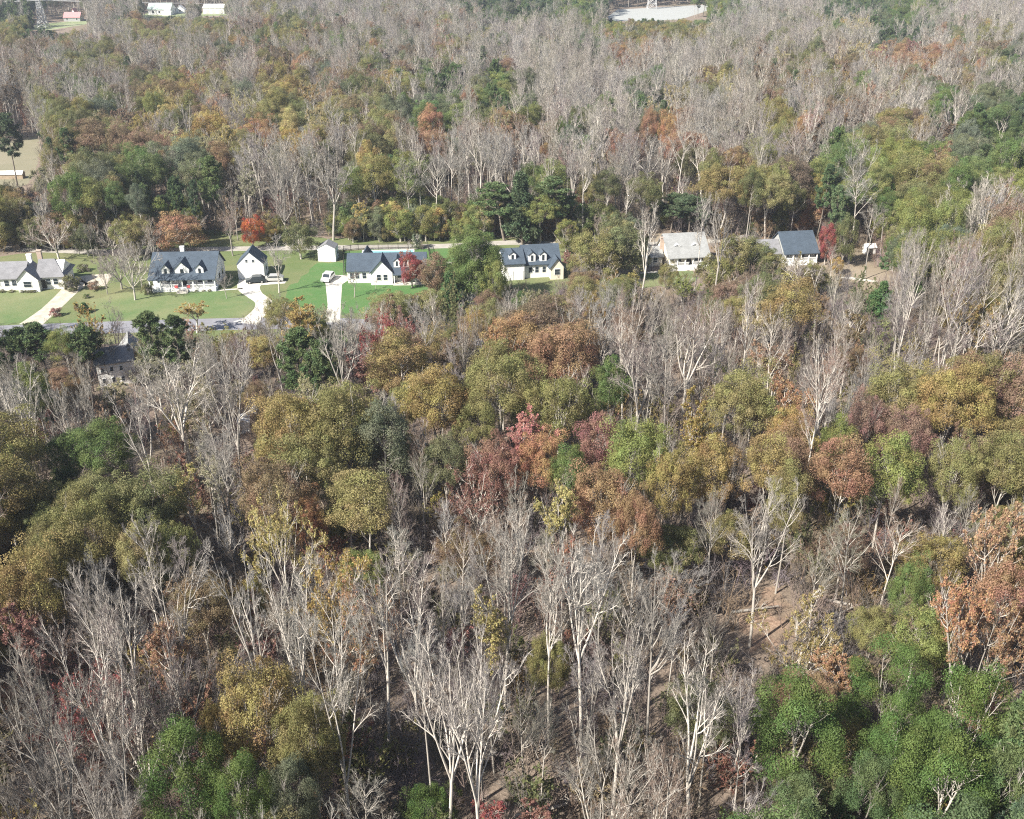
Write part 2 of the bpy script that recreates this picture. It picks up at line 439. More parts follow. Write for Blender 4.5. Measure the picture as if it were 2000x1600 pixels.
def build_pine(name, seed, H, crown_r, base=.45, whorl=34, per=900, cone=False):
    rg = np.random.default_rng(seed)
    tr = Br(np.zeros((1, 3)), np.array([[rg.normal() * .03, rg.normal() * .03, 1]]), np.array([H * .97]), np.array([.22]), np.array([.03]), np.zeros(1), rg.normal(size=(1, 3)) * .004)
    n = whorl
    t = np.sort(base + (.99 - base) * rg.random(n) ** .9)
    p, d, r = tr.at(np.zeros(n, int), t)
    az = np.arange(n) * 2.4 + rg.normal(size=n) * .4
    tt = (t - base) / (1 - base)
    env = (1 - tt) ** .9 + .06 if cone else np.sin(np.clip(tt * .86 + .14, 0, 1) * np.pi) ** .6 * (1 - tt * .35) + .12
    el = np.radians((18 if not cone else 20) + 30 * tt + rg.normal(size=n) * 7)
    D = np.stack([np.cos(az) * np.cos(el), np.sin(az) * np.cos(el), np.sin(el)], 1)
    lim = Br(p, D, crown_r * env * (.75 + .4 * rg.random(n)), np.full(n, .06), np.full(n, .02), np.full(n, .08), rg.normal(size=(n, 3)) * .03)
    sub = spawn(rg, lim, 6, .25, 1, 25, 60, .42, .5, .15, .03)
    trunk = quads_mesh(name + '_trunk', [(*tr.mesh(8, 7), 0), (*lim.mesh(3, 4), 0), (*sub.mesh(1, 3), 0)], [M['darkbark']], smooth=True)
    # needle tufts: short thin blades round the ends of the twigs
    m = len(sub.L); k = max(3, per // 60)
    i = np.repeat(np.arange(m), k); q, dd, _ = sub.at(i, .25 + .8 * rg.random(m * k))
    q = q + rg.normal(size=q.shape) * .22
    nb = 9
    j = np.repeat(np.arange(len(q)), nb)
    C = q[j]; B = unit(rg.normal(size=(len(j), 3)) + np.array([0, 0, .5]))
    s = (.28 + .20 * rg.random(len(j)))[:, None]
    side = unit(np.cross(B, rg.normal(size=B.shape))) * .055
    V = np.stack([C - side, C + side, C + B * s + side * .5, C + B * s - side * .5], 1).reshape(-1, 3)
    Q = np.arange(len(V)).reshape(-1, 4)
    lv = np.clip(rg.random(m)[i][j] * .6 + .4 * rg.random(len(j)), 0, 1); hv = np.repeat(rg.random(m), k)[j]
    vary = np.stack([np.repeat(lv, 4), np.repeat(hv, 4), np.zeros(len(V))], 1)
    add_proto(name, trunk, quads_mesh(name + '_crown', [(V, Q, 0)], [M['needle']], vary))

for i, (f, H) in enumerate([('pole', 25), ('fork', 25), ('fork', 24), ('pole', 26), ('fork', 23), ('wide', 18), ('pole', 24), ('wide', 16), ('fork', 26), ('pole', 22), ('fork', 22), ('wide', 20)]):
    build_bare('bare%d' % i, 11 + i, H, f)
for i, (f, H) in enumerate([('fork', 21), ('pole', 22), ('wide', 17)]):
    build_bare('sparse%d' % i, 40 + i, H, f, (5, 5, 4), leaves=8000)
for i, (H, cr, zc, zr, lo, fm) in enumerate([(20, 5.6, .70, .25, -.35, 'fork'), (19, 5.0, .66, .29, -.4, 'fork'), (21, 4.0, .77, .21, -.5, 'pole'), (20, 6.3, .72, .24, -.3, 'fork'), (20, 3.8, .72, .27, -.6, 'pole')]):
    build_leafy('oak%d' % i, 60 + i, H, cr, int(3.9 * cr * cr) if cr > 4.5 else 75, 340, .185, zc, zr, (.75, 1.85), low=lo, form=fm)
for i, (H, cr) in enumerate([(10, 4.2), (10, 3.6), (11, 3.2)]):
    build_leafy('yard%d' % i, 120 + i, H, cr, 75, 260, .2, .56, .40, (.85, 1.35), low=-.9, form='wide')
for i, (H, cr) in enumerate([(20, 5.0), (19, 5.6)]):
    build_leafy('evergreen%d' % i, 80 + i, H, cr, 62, 700, .15, .62, .36, (1.15, 1.9), low=-.5, aspect=.8)
for i, (H, cr) in enumerate([(20, 3.6), (18, 3.9), (22, 3.4)]):
    build_pine('pine%d' % i, 90 + i, H, cr)
build_pine('cedar0', 97, 9, 2.6, .05, 60, 700, True)
build_pine('cedar1', 98, 10, 3.4, .04, 60, 700, True)
build_leafy('round0', 101, 2.2, 1.1, 22, 90, .16, .5, .42, (.35, .5), low=-1, form='wide')
rgx = np.random.default_rng(5)
def build_brush(name, seed, H, n, leaves=0):
    rg = np.random.default_rng(seed)
    az = rg.random(n) * 6.28; an = np.radians(5 + 30 * rg.random(n))
    D = np.stack([np.cos(az) * np.sin(an), np.sin(az) * np.sin(an), np.cos(an)], 1)
    P = rg.normal(size=(n, 3)) * np.array([.5, .5, 0])
    st = Br(P, D, H * (.6 + .4 * rg.random(n)), np.full(n, .045), np.full(n, .012), np.full(n, .08), rg.normal(size=(n, 3)) * .03)
    a = spawn(rg, st, 8, .25, 1, 25, 55, .4, .5, .12, .05); b = spawn(rg, a, 6, .1, 1, 25, 55, .5, .5, .05, .05)
    a.R0 = np.maximum(a.R0, .018); b.R0 = np.full(len(b.L), .013); b.R1 = np.full(len(b.L), .008)
    ps = [(*st.mesh(3, 4), 0), (*a.mesh(1, 3), 0), (*b.mesh(1, 3), 0)]
    vr = [np.concatenate([rg.random((len(p[0]), 1)), np.full((len(p[0]), 1), .5), np.zeros((len(p[0]), 1))], 1) for p in ps]
    if leaves:
        p, d, r = b.at(rg.integers(0, len(b.L), leaves), rg.random(leaves))
        V, Q = leaf_quads(rg, p, np.tile([[0, 0, .6]], (leaves, 1)), .2)
        ps.append((V, Q, 1)); vr.append(np.concatenate([np.repeat(rg.random((leaves, 2)), 4, 0), np.zeros((len(V), 1))], 1))
    return quads_mesh(name, ps, [M['twig'], M['leaf']], np.concatenate(vr))
BRUSH = [build_brush('brush0', 1, 4.5, 7), build_brush('brush1', 2, 3.5, 9), build_brush('brush2', 3, 6, 6), build_brush('brush3', 4, 3.5, 8, 900), build_brush('brush4', 5, 5.5, 7, 1200)]

# ------------------------------------------------------------------ the ground
def poly_sheet(name, pts, z, mat, kind='structure', sub=None):
    me = bpy.data.meshes.new(name)
    P = [gp(*p)[:2] for p in pts]
    if mat not in ('concrete', 'crop'):            # turf and litter have a ragged edge
        rj = random.Random(len(name)); Q = []
        for i in range(len(P)):
            a_, b_ = Vector(P[i]), Vector(P[(i + 1) % len(P)]); n = max(1, min(60, int((b_ - a_).length / 1.6)))
            for k in range(n): Q.append(tuple(a_.lerp(b_, k / n) + Vector((rj.uniform(-.55, .55), rj.uniform(-.9, .9)))))
        P = Q
    me.from_pydata([(x, y, z) for x, y in P], [], [list(range(len(P)))])
    me.materials.append(M[mat]); me.validate()
    o = link(bpy.data.objects.new(name, me))
    if me.polygons[0].normal.z < 0: me.flip_normals()
    return tag(o, kind=kind)
def smooth_line(P, n=8):
    P = [Vector((*p, 0)) for p in P]; out = []
    for i in range(len(P) - 1):
        a, b, c, d = P[max(i - 1, 0)], P[i], P[i + 1], P[min(i + 2, len(P) - 1)]
        for j in range(n):
            t = j / n
            out.append(0.5 * ((2 * b) + (-a + c) * t + (2 * a - 5 * b + 4 * c - d) * t * t + (-a + 3 * b - 3 * c + d) * t ** 3))
    out.append(P[-1]); return out
def ribbon(name, pts, width, z, mat, widths=None):
    Pw = smooth_line([gp(*p)[:2] for p in pts])
    V, Fc = [], []
    for i, p in enumerate(Pw):
        d = (Pw[min(i + 1, len(Pw) - 1)] - Pw[max(i - 1, 0)]).normalized()
        s = Vector((-d.y, d.x, 0))
        w = width if widths is None else np.interp(i / (len(Pw) - 1), np.linspace(0, 1, len(widths)), widths)
        V += [(*(p + s * w / 2).xy, z), (*(p - s * w / 2).xy, z)]
    for i in range(len(Pw) - 1): Fc.append((2 * i, 2 * i + 1, 2 * i + 3, 2 * i + 2))
    me = bpy.data.meshes.new(name); me.from_pydata(V, [], Fc); me.materials.append(M[mat]); me.update()
    if me.polygons[0].normal.z < 0: me.flip_normals()
    return tag(link(bpy.data.objects.new(name, me)), kind='structure')
gm = bpy.data.meshes.new('ground'); gm.from_pydata([(-5000, -500, 0), (5000, -500, 0), (5000, 8000, 0), (-5000, 8000, 0)], [], [(0, 1, 2, 3)]); gm.materials.append(M['ground'])
tag(link(bpy.data.objects.new('ground', gm)), kind='structure')
poly_sheet('yard_ground', [(-160, 520), (0, 500), (170, 486), (300, 478), (400, 450), (470, 452), (640, 466), (900, 457), (1010, 466), (1120, 475), (1120, 560), (900, 640), (700, 668), (300, 668), (-160, 690)], .004, 'yard')
poly_sheet('lawn_west', [(-160, 572), (0, 569), (112, 567), (124, 576), (96, 606), (60, 632), (-60, 640), (-160, 650)], .012, 'lawn2')
poly_sheet('lawn_middle', [(176, 586), (230, 574), (300, 569), (425, 569), (470, 573), (500, 584), (500, 602), (470, 618), (300, 628), (140, 632), (150, 622), (180, 612)], .012, 'lawn2')
poly_sheet('lawn_east', [(560, 566), (592, 540), (618, 515), (672, 512), (672, 492), (700, 488), (838, 486), (892, 486), (895, 520), (850, 560), (760, 600), (640, 618), (560, 600)], .012, 'lawn')
ribbon('street', [(-260, 668), (-40, 650), (150, 642), (300, 637), (500, 632), (640, 632), (860, 650), (1100, 690)], 6.6, .020, 'asphalt')
ribbon('back_road', [(-100, 480), (200, 492), (400, 487), (640, 484), (800, 482), (890, 480), (1010, 474), (1180, 480), (1400, 470), (1500, 455)], 3.7, .020, 'backroad')
ribbon('gravel_driveway', [(215, 546), (160, 549), (145, 560), (122, 582), (96, 606), (60, 634)], 4.0, .024, 'gravel', [9, 7, 4.5, 4, 4, 5])
ribbon('curving_driveway', [(494, 546), (486, 562), (497, 576), (514, 589), (512, 604), (494, 622), (480, 632)], 3.6, .028, 'concrete', [6.5, 5, 3.6, 3.6, 3.6, 3.8, 6])
poly_sheet('parking_pad', [(462, 556), (470, 550), (560, 549), (556, 554), (500, 558), (470, 560)], .032, 'concrete')
poly_sheet('house_driveway', [(632, 537), (680, 538), (682, 546), (668, 556), (666, 590), (664, 630), (634, 630), (640, 596), (636, 556)], .028, 'concrete')
poly_sheet('front_walk', [(410, 567), (474, 563), (474, 565), (412, 569.5)], .028, 'concrete')
poly_sheet('pale_footpath', [(1250, 532), (1345, 526), (1345, 528.5), (1250, 535)], .020, 'concrete')
poly_sheet('small_lawn', [(1225, 534), (1350, 528), (1362, 545), (1330, 560), (1230, 560)], .012, 'lawn2')
poly_sheet('bare_yard', [(1240, 470), (1275, 452), (1310, 462), (1300, 480), (1252, 486)], .012, 'bare_earth')
poly_sheet('brown_yard', [(1560, 524), (1640, 506), (1720, 520), (1770, 552), (1650, 580), (1560, 560)], .004, 'bare_earth')
poly_sheet('dirt_track', [(1636, 541), (1660, 541), (1715, 549), (1712, 552), (1655, 545)], .012, 'concrete')
poly_sheet('dry_field', [(-420, 300), (0, 285), (40, 272), (72, 266), (80, 290), (70, 330), (58, 358), (0, 385), (-420, 420)], .004, 'field')
poly_sheet('crop_field', [(1176, 40), (1206, 19), (1290, 14), (1384, 9), (1380, 22), (1330, 38), (1250, 42)], .004, 'crop')
poly_sheet('green_field', [(60, 58), (72, 47), (110, 44), (176, 39), (168, 48), (90, 60)], .004, 'greenfield')
poly_sheet('farm_yard', [(270, 34), (290, 24), (450, 24), (450, 30), (350, 34)], .004, 'greenfield')
poly_sheet('leafy_clearing', [(1436, 1196), (1452, 1172), (1478, 1176), (1490, 1150), (1520, 1148), (1531, 1170), (1556, 1182), (1542, 1214), (1553, 1240), (1528, 1252), (1518, 1282), (1492, 1262), (1468, 1272), (1460, 1244), (1434, 1232), (1444, 1214)], .004, 'duff')

# ------------------------------------------------------------------ buildings
def pmesh(name, V, Fc, mat, parent=None, loc=None):
    me = bpy.data.meshes.new(name); me.from_pydata(V, [], Fc); me.materials.append(M[mat] if isinstance(mat, str) else mat); me.update()
    o = link(bpy.data.objects.new(name, me), parent)
    if loc: o.location = loc
    return o
def boxes(name, L, mat, parent=None):
    V, Fc = [], []
    for x0, x1, y0, y1, z0, z1 in L:
        b = len(V)
        V += [(x0, y0, z0), (x1, y0, z0), (x1, y1, z0), (x0, y1, z0), (x0, y0, z1), (x1, y0, z1), (x1, y1, z1), (x0, y1, z1)]
        Fc += [(b, b + 3, b + 2, b + 1), (b + 4, b + 5, b + 6, b + 7), (b, b + 1, b + 5, b + 4), (b + 1, b + 2, b + 6, b + 5), (b + 2, b + 3, b + 7, b + 6), (b + 3, b, b + 4, b + 7)]
    return pmesh(name, V, Fc, mat, parent)
def prism(name, prof, b0, b1, axis, mat, parent):
    """profile (a, z) extruded from b0 to b1; axis 'x': ridge along x, a is y"""
    n = len(prof)
    P = (lambda a, b, z: (b, a, z)) if axis == 'x' else (lambda a, b, z: (a, b, z))
    V = [P(a, b0, z) for a, z in prof] + [P(a, b1, z) for a, z in prof]
    Fc = [tuple(range(n)), tuple(range(2 * n - 1, n - 1, -1))] + [(i, (i + 1) % n, n + (i + 1) % n, n + i) for i in range(n)]
    o = pmesh(name, V, Fc, mat, parent)
    import bmesh
    bm = bmesh.new(); bm.from_mesh(o.data); bmesh.ops.recalc_face_normals(bm, faces=bm.faces); bm.to_mesh(o.data); bm.free()
    return o
def roof(name, line, b0, b1, axis, mat, parent, th=.18):
    top = [(a, z + th + .03) for a, z in line]; bot = [(a, z + .03) for a, z in reversed(line)]
    return prism(name, top + bot, b0, b1, axis, mat, parent)
def gable(parent, x0, x1, y0, y1, eave, ridge, axis, wall='white', rf='roofblue', ov=.4, z0=-.3, name='wall', rname='roof'):
    if axis == 'x': a0, a1, b0, b1 = y0, y1, x0, x1
    else: a0, a1, b0, b1 = x0, x1, y0, y1
    m = (a0 + a1) / 2
    w = prism(name, [(a0, z0), (a1, z0), (a1, eave), (m, ridge), (a0, eave)], b0, b1, axis, wall, parent)
    s = (ridge - eave) / (m - a0)
    r = roof(rname, [(a0 - ov, eave - ov * s), (m, ridge), (a1 + ov, eave - ov * s)], b0 - ov * .7, b1 + ov * .7, axis, rf, parent)
    return w, r
def window(parent, x, y, z, w=.9, h=1.3, side=False):
    if side:
        f = boxes('window', [(x - .06, x + .06, y - w / 2 - .1, y + w / 2 + .1, z - .1, z + h + .1)], 'trim', parent)
        boxes('pane', [(x - .08, x + .08, y - w / 2, y - .03, z, z + h), (x - .08, x + .08, y + .03, y + w / 2, z, z + h)], 'glass', f)
    else:
        f = boxes('window', [(x - w / 2 - .1, x + w / 2 + .1, y - .06, y + .05, z - .1, z + h + .1)], 'trim', parent)
        boxes('pane', [(x - w / 2, x + w / 2, y - .08, y - .05, z, z + h / 2 - .03), (x - w / 2, x + w / 2, y - .08, y - .05, z + h / 2 + .03, z + h)], 'glass', f)
def door(parent, x, y, z0=0, mat='darkwood'):
    f = boxes('door', [(x - .5, x + .5, y - .06, y + .04, z0, z0 + 2.1)], mat, parent)
    boxes('handle', [(x + .32, x + .4, y - .12, y - .06, z0 + 1, z0 + 1.1)], 'steel', f)
def dormer(parent, x, w, yf, yb, zb, h, g, rf='roofblue', wall='white'):
    d = prism('dormer', [(x - w / 2, zb), (x + w / 2, zb), (x + w / 2, zb + h), (x, zb + h + g), (x - w / 2, zb + h)], yf, yb, 'y', wall, parent)
    s = g / (w / 2); ov = .18
    roof('dormer_roof', [(x - w / 2 - ov, zb + h - ov * s), (x, zb + h + g), (x + w / 2 + ov, zb + h - ov * s)], yf - .15, yb, 'y', rf, d, .1)
    ww = min(w * .32, .7)
    boxes('pane', [(x - ww / 2, x + ww / 2, yf - .05, yf - .02, zb + .35, zb + h - .05)], 'glass', d)
def chimney(parent, x, y, z0, z1, s=.5, mat='brick'):
    boxes('chimney', [(x - s, x + s, y - s * .7, y + s * .7, z0, z1), (x - s - .08, x + s + .08, y - s * .7 - .08, y + s * .7 + .08, z1, z1 + .15)], mat, parent)
def porch(parent, x0, x1, y0, n, eave, fz=.7, rail=True, gap=None):
    boxes('porch_floor', [(x0, x1, y0, -.02, -.3, fz)], 'trim', parent)
    for i in range(n):
        x = x0 + .12 + (x1 - x0 - .24) * i / (n - 1)
        boxes('porch_post', [(x - .11, x + .11, y0 + .1, y0 + .32, fz, eave)], 'trim', parent)
    if rail:
        L = []
        segs = [(x0 + .2, x1 - .2)] if not gap else [(x0 + .2, gap[0]), (gap[1], x1 - .2)]
        for a, b in segs:
            L += [(a, b, y0 + .15, y0 + .22, fz + .85, fz + .95), (a, b, y0 + .15, y0 + .22, fz + .1, fz + .17)]
            k = int((b - a) / .22)
            L += [(a + (b - a) * i / k - .035, a + (b - a) * i / k + .035, y0 + .16, y0 + .21, fz + .1, fz + .9) for i in range(1, k)]
        boxes('railing', L, 'trim', parent)
def steps(parent, x0, x1, y0, fz, n=4, mat='concrete'):
    boxes('steps', [(x0, x1, y0 - .3 * (n - i), y0 - .3 * (n - i - 1) if i < n - 1 else y0, -.2, fz * (i + 1) / (n + 1)) for i in range(n)], mat, parent)
def house(name, px, py, yaw, label, cat='house'):
    x, y, _ = gp(px, py)
    return empty(name, (x, y, 0), R(yaw), label, cat)

# cape house with three dormers and a full porch
h = house('cape_house', 363, 563, 3, 'white cape house with dark blue roof, three dormers and long front porch')
W = 7.1
prism('wall', [(0, -.3), (9, -.3), (9, 3.4), (4.4, 6.9), (0, 4.1)], -W, W, 'x', 'white', h)
roof('roof', [(-2.6, 2.72), (4.4, 7.0), (9.4, 3.1)], -W - .35, W + .35, 'x', 'roofblue', h)
for x, w, hh, g in ((-3.6, 1.7, 1.7, .85), (0, 3.1, 1.6, 1.5), (3.9, 1.7, 1.7, .85)): dormer(h, x, w, -1.0, 3.2, 3.3, hh, g)
chimney(h, -.9, 5.0, 5.5, 8.1, .45, 'trim')
porch(h, -W - .2, W + .2, -2.4, 7, 2.8, .75, True, (-.9, .9))
steps(h, -1.2, 1.2, -2.4, .75)
door(h, 0, 0, .75)
for x in (-5.6, -3.4, 3.4, 5.6): window(h, x, 0, 1.4, 1.0, 1.4)
boxes('porch_banner', [(-1.7, -.95, -2.52, -2.44, .95, 1.55)], 'redcloth', h); boxes('porch_banner', [(.95, 1.7, -2.52, -2.44, .95, 1.55)], 'redcloth', h)
window(h, W, 3, 1.2, 1, 1.3, True); window(h, W, 6, 1.2, 1, 1.3, True); window(h, -W, 4.5, 1.2, 1, 1.3, True)
boxes('foundation', [(-W + .01, W - .01, -.03, 9.03, -.3, .35)], 'brick', h)

# ranch house at the left edge
h = house('ranch_house', 62, 566, 6, 'long white ranch house with grey hipped roof and two chimneys, cut by the frame edge')
gable(h, -13, -1.2, 0, 8, 2.9, 5.3, 'x', rf='roofgrey')
gable(h, -2.2, 2.4, -1.6, 4, 2.9, 5.2, 'y', rf='roofgrey', name='cross_wing', rname='cross_roof')
prism('east_wall', [(0, -.3), (7.6, -.3), (7.6, 3), (3.8, 5.6), (0, 3)], 2.45, 7.2, 'x', 'white', h)
pmesh('hip_roof', [(1.5, -.5, 2.9), (7.9, -.5, 2.9), (7.9, 8.1, 2.9), (1.5, 8.1, 2.9), (1.5, 3.8, 5.9), (5.0, 3.8, 5.9)], [(0, 1, 5, 4), (1, 2, 5), (2, 3, 4, 5), (0, 4, 3), (3, 2, 1, 0)], 'roofgrey', h)
for x in (-11, -9, -7, -5, -3.4, 4.0, 5.6): window(h, x, 0, 1.1, 1.0, 1.3)
window(h, 0, -1.6, 1.2, 1.6, 1.3); door(h, 3.0, 0, .2)
chimney(h, -.6, 4.3, 4.0, 6.8, .5, 'trim'); chimney(h, .9, 6.6, 4.0, 7.0, .5)

# barn-like garage
h = house('garage', 492, 545, 4, 'tall narrow white garage with front gable and dark roof beside curving driveway', 'garage')
gable(h, -3.0, 3.0, 0, 5.6, 3.5, 6.3, 'y', ov=.12)
for x in (-.75, .75): window(h, x, 0, 4.0, .5, .7)
g = boxes('garage_door', [(-2.2, 2.2, -.05, .02, 0, 2.4)], 'trim', h)
boxes('panel_trim', [(-2.1, 2.1, -.08, -.05, z, z + .07) for z in (.55, 1.15, 1.75)], 'white', g)
window(h, 3.0, 3, 1.2, .9, 1.2, True)

h = house('garden_shed', 639, 511, -2, 'small white gabled shed with dark roof standing on bright green lawn', 'shed')
gable(h, -2.15, 2.15, 0, 3.6, 3.2, 4.3, 'y', ov=.1, rf='roofgrey')
boxes('door', [(-.8, .8, -.05, .02, 0, 2.1)], 'trim', h)
window(h, 2.15, 2.3, 1.3, .7, .8, True)

# blue-roofed house with front gable and pool
h = house('gabled_house', 752, 552, 3, 'long white house with dark blue roof, front gable and two dormers behind red tree')
gable(h, -8.4, 9.4, 0, 8.6, 3.0, 5.6, 'x')
gable(h, -3.0, 1.9, -1.6, 4.2, 3.0, 5.7, 'y', name='front_gable', rname='gable_roof')
for x in (2.9, 5.0): dormer(h, x, 1.4, .3, 3.6, 3.5, 1.5, .6)
pmesh('porch_roof', [(2.0, -2.2, 2.5), (9.6, -2.2, 2.5), (9.6, .3, 3.3), (2.0, .3, 3.3), (2.0, -2.2, 2.4), (9.6, -2.2, 2.4), (9.6, .3, 3.15), (2.0, .3, 3.15)], [(0, 1, 2, 3), (7, 6, 5, 4), (0, 4, 5, 1), (1, 5, 6, 2), (3, 7, 4, 0)], 'roofblue', h)
for x in (2.3, 4.7, 7.1, 9.3): boxes('porch_post', [(x - .1, x + .1, -2.1, -1.9, .0, 2.42)], 'trim', h)
boxes('porch_floor', [(2.0, 9.5, -2.2, -.02, -.2, .25)], 'concrete', h)
for x in (-7.4, -6.2, -4.6, 3.4, 7.6): window(h, x, 0, 1.1, .9, 1.3)
window(h, -1.2, -1.6, 1.2, .9, 1.3); window(h, .3, -1.6, 1.2, .9, 1.3); door(h, 5.6, 0, .25)
pmesh('rear_wing_roof', [(-6.2, 8, 3.2), (-2.6, 8, 3.2), (-2.6, 10, 3.2), (-6.2, 10, 3.2), (-4.4, 6.5, 6.2), (-4.4, 9, 6.2)], [(0, 4, 5, 3), (1, 2, 5, 4), (2, 3, 5), (0, 1, 4)], 'roofblue', h)
x0, y0, _ = gp(758, 493.5)
p = tag(boxes('swimming_pool', [(-6.5, 6.5, -1.6, 1.6, 0, .10), (-6.5, 6.5, -1.6, -1.4, .1, .18), (-6.5, 6.5, 1.4, 1.6, .1, .18)], 'trim'), 'narrow turquoise swimming pool with white surround behind blue-roofed house', 'swimming pool')
p.location = (x0, y0, .02); p.rotation_euler.z = R(3)
boxes('water', [(-6.2, 6.2, -1.3, 1.3, .1, .13)], 'pool', p)
def fence(name, pts, hh, mat, label, post=2.4, rails=(.25, .95)):
    P = [Vector(gp(*q)) for q in pts]; o = empty(name, P[0], 0, label, 'fence'); a = P[0]
    for i in range(len(P) - 1):
        d = P[i + 1] - P[i]; L = d.length; n = max(1, round(L / post)); ang = math.atan2(d.y, d.x)
        rl = boxes('rail', [(0, L, -.02, .02, hh * r - .05, hh * r + .05) for r in rails], mat, o)
        rl.location = P[i] - a; rl.rotation_euler.z = ang
        pk = boxes('pickets', [(x - .02, x + .02, -.035, -.02, .05, hh) for x in np.arange(.15, L, .18)], mat, o)
        pk.location = P[i] - a; pk.rotation_euler.z = ang
        for j in range(n + (i == len(P) - 2)):
            q = boxes('post', [(-.06, .06, -.06, .06, -.2, hh + .1)], mat, o); q.location = P[i] + d * j / n - a; q.rotation_euler.z = ang
fence('yard_fence', [(672, 540), (671, 492), (700, 488), (836, 485), (841, 512)], 1.5, 'darkwood', 'dark picket fence enclosing the pool yard behind blue-roofed house')

# two-part house with three dormers
h = house('dormered_house', 1036, 543, 9, 'white house with blue-grey roof, three dormers and taller left garage wing')
gable(h, -6.4, -1.6, -.9, 7.6, 4.0, 6.2, 'x')
gable(h, -1.55, 7.0, 0, 8.0, 3.4, 6.6, 'x')
dormer(h, -4.2, 1.6, .1, 3.2, 4.4, 1.4, .6); dormer(h, .4, 1.6, .3, 3.4, 3.7, 1.7, .65); dormer(h, 3.0, 1.6, .3, 3.4, 3.7, 1.7, .65)
gable(h, 4.4, 7.4, -2.0, 3, 3.0, 4.9, 'y', wall='cream', rf='roofblue', name='entry_gable', rname='entry_roof')
for x in (.0, 1.5, 3.2): window(h, x, 0, 1.3, .8, 1.3)
window(h, 5.9, -2.0, 1.2, 1.2, 1.3)
for x in (-5.2, -2.9): boxes('garage_door', [(x - 1.0, x + 1.0, -.96, -.88, 0, 2.2)], 'trim', h)
window(h, 7.0, 4, 1.3, .9, 1.2, True)

# light grey roofed house
h = house('light_roof_house', 1339, 521, 9, 'cream house with light grey roof, two skylight dormers and dark front porch')
prism('wall', [(0, -.3), (8, -.3), (8, 3.2), (4, 6.9), (0, 3.9)], -4.7, 5.0, 'x', 'cream', h)
roof('roof', [(-2.2, 2.75), (4.0, 7.0), (8.4, 2.9)], -5.1, 5.4, 'x', 'rooflight', h)
dormer(h, -2.2, 1.3, .7, 3.2, 4.3, .75, .35, 'roofwhite'); dormer(h, 2.2, 1.3, .7, 3.2, 4.3, .75, .35, 'roofwhite')
porch(h, -4.7, 5.0, -2.0, 6, 2.8, .8, True, (.2, 1.2)); steps(h, .1, 1.3, -2.0, .8)
for x in (-3.6, -1.8, 2.6, 4.0): window(h, x, 0, 1.4, 1.0, 1.3)
door(h, .7, 0, .8); chimney(h, -5.2, 3.4, -.3, 6.4, .45)
gable(h, -10.2, -5.4, 1.5, 6.5, 2.4, 4.0, 'x', wall='cream', rf='rooflight', name='side_wing', rname='side_roof')
window(h, -7.2, 1.5, 1.0, 1.0, 1.0)

h = house('dark_roof_house', 1557, 514, 8, 'white-fronted house with dark blue roof and railed deck beside the red tree')
prism('wall', [(0, -.3), (7.5, -.3), (7.5, 3.4), (3.8, 6.6), (0, 3.7)], -3.9, 4.2, 'x', 'greywall', h)
roof('roof', [(-1.8, 2.75), (3.8, 6.7), (7.9, 3.1)], -4.3, 4.6, 'x', 'roofblue', h)
porch(h, -4.0, 4.2, -1.7, 5, 2.8, .9, True)
for x in (-2.8, -.9, 2.8): window(h, x, 0, 1.5, .9, 1.2)
door(h, 1.1, 0, .9)
gable(h, -9.6, -4.35, .5, 6.6, 2.6, 5.0, 'x', wall='greywall', rf='roofgrey', name='side_wing', rname='side_roof')
window(h, -6.8, .5, 1.0, 1.0, 1.1); window(h, -5.4, .5, 1.0, .8, 1.1)

h = house('two_storey_house', 234, 752, 20, 'pale two-storey house with grey roof and cream gable half hidden among trees below the street')
gable(h, -3.3, 3.0, 0, 5.5, 4.6, 6.3, 'x', wall='white', rf='roofgrey')
gable(h, .8, 4.4, 2.5, 8.0, 4.4, 6.8, 'y', wall='cream', rf='rooflight', name='rear_wing', rname='rear_roof')
for x in (-2.4, -.8, .8): window(h, x, 0, 2.9, .5, .8); window(h, x, 0, .8, .5, .8)
h = house('storage_shed', 478, 846, 12, 'small white storage shed peeking out left of the big olive oak', 'shed')
gable(h, -.85, .85, 0, 2.4, 1.8, 2.3, 'y', rf='roofwhite', ov=.15); boxes('door', [(-.45, .45, -.05, .02, 0, 1.8)], 'trim', h)
h = house('utility_shed', 1700, 497, 10, 'small white shed in the dark gap between dense trees right of the red tree', 'shed')
gable(h, -1.3, 1.3, 0, 2.0, 1.7, 2.3, 'x', rf='roofwhite', ov=.2); boxes('door', [(-.5, .5, -.05, .02, 0, 1.8)], 'darkwood', h)
h = house('field_shelter', 26, 350, 4, 'low pale shelter at the edge of the dry field', 'shelter')
gable(h, -5.5, 3.0, 0, 2.4, 1.5, 2.2, 'x', rf='roofwhite', wall='wood', ov=.2)

# far buildings
h = house('green_roof_barn', 312, 29, 0, 'far white building with pale green roof near the top edge', 'barn')
gable(h, -9, 9, 0, 13, 4.2, 8.2, 'x', rf='roofgreen', ov=.6)
for x in (-5, 0, 5): window(h, x, 0, 1.2, 1.6, 1.6)
boxes('lean_to', [(3.5, 10.5, -5, -.1, -.3, 2.8)], 'roofwhite', h)
h = house('small_gabled_house', 352, 26, 8, 'far small white gabled building between green-roofed barn and long white barn', 'house')
gable(h, -3.6, 3.6, 0, 8, 2.6, 5.6, 'y', rf='roofwhite'); window(h, 0, 0, 1.2, 1.2, 1.3)
h = house('long_white_barn', 418, 27, -2, 'far long white metal barn near the top edge, right of green-roofed barn', 'barn')
gable(h, -8.5, 8.5, 0, 10, 4.4, 6.6, 'x', rf='roofwhite')
for x in (-5, 0, 5): boxes('barn_door', [(x - 1.5, x + 1.5, -.06, .02, 0, 3.2)], 'steel', h)
h = house('red_roof_house', 141, 42, 3, 'far house with faded red roof behind the pylon', 'house')
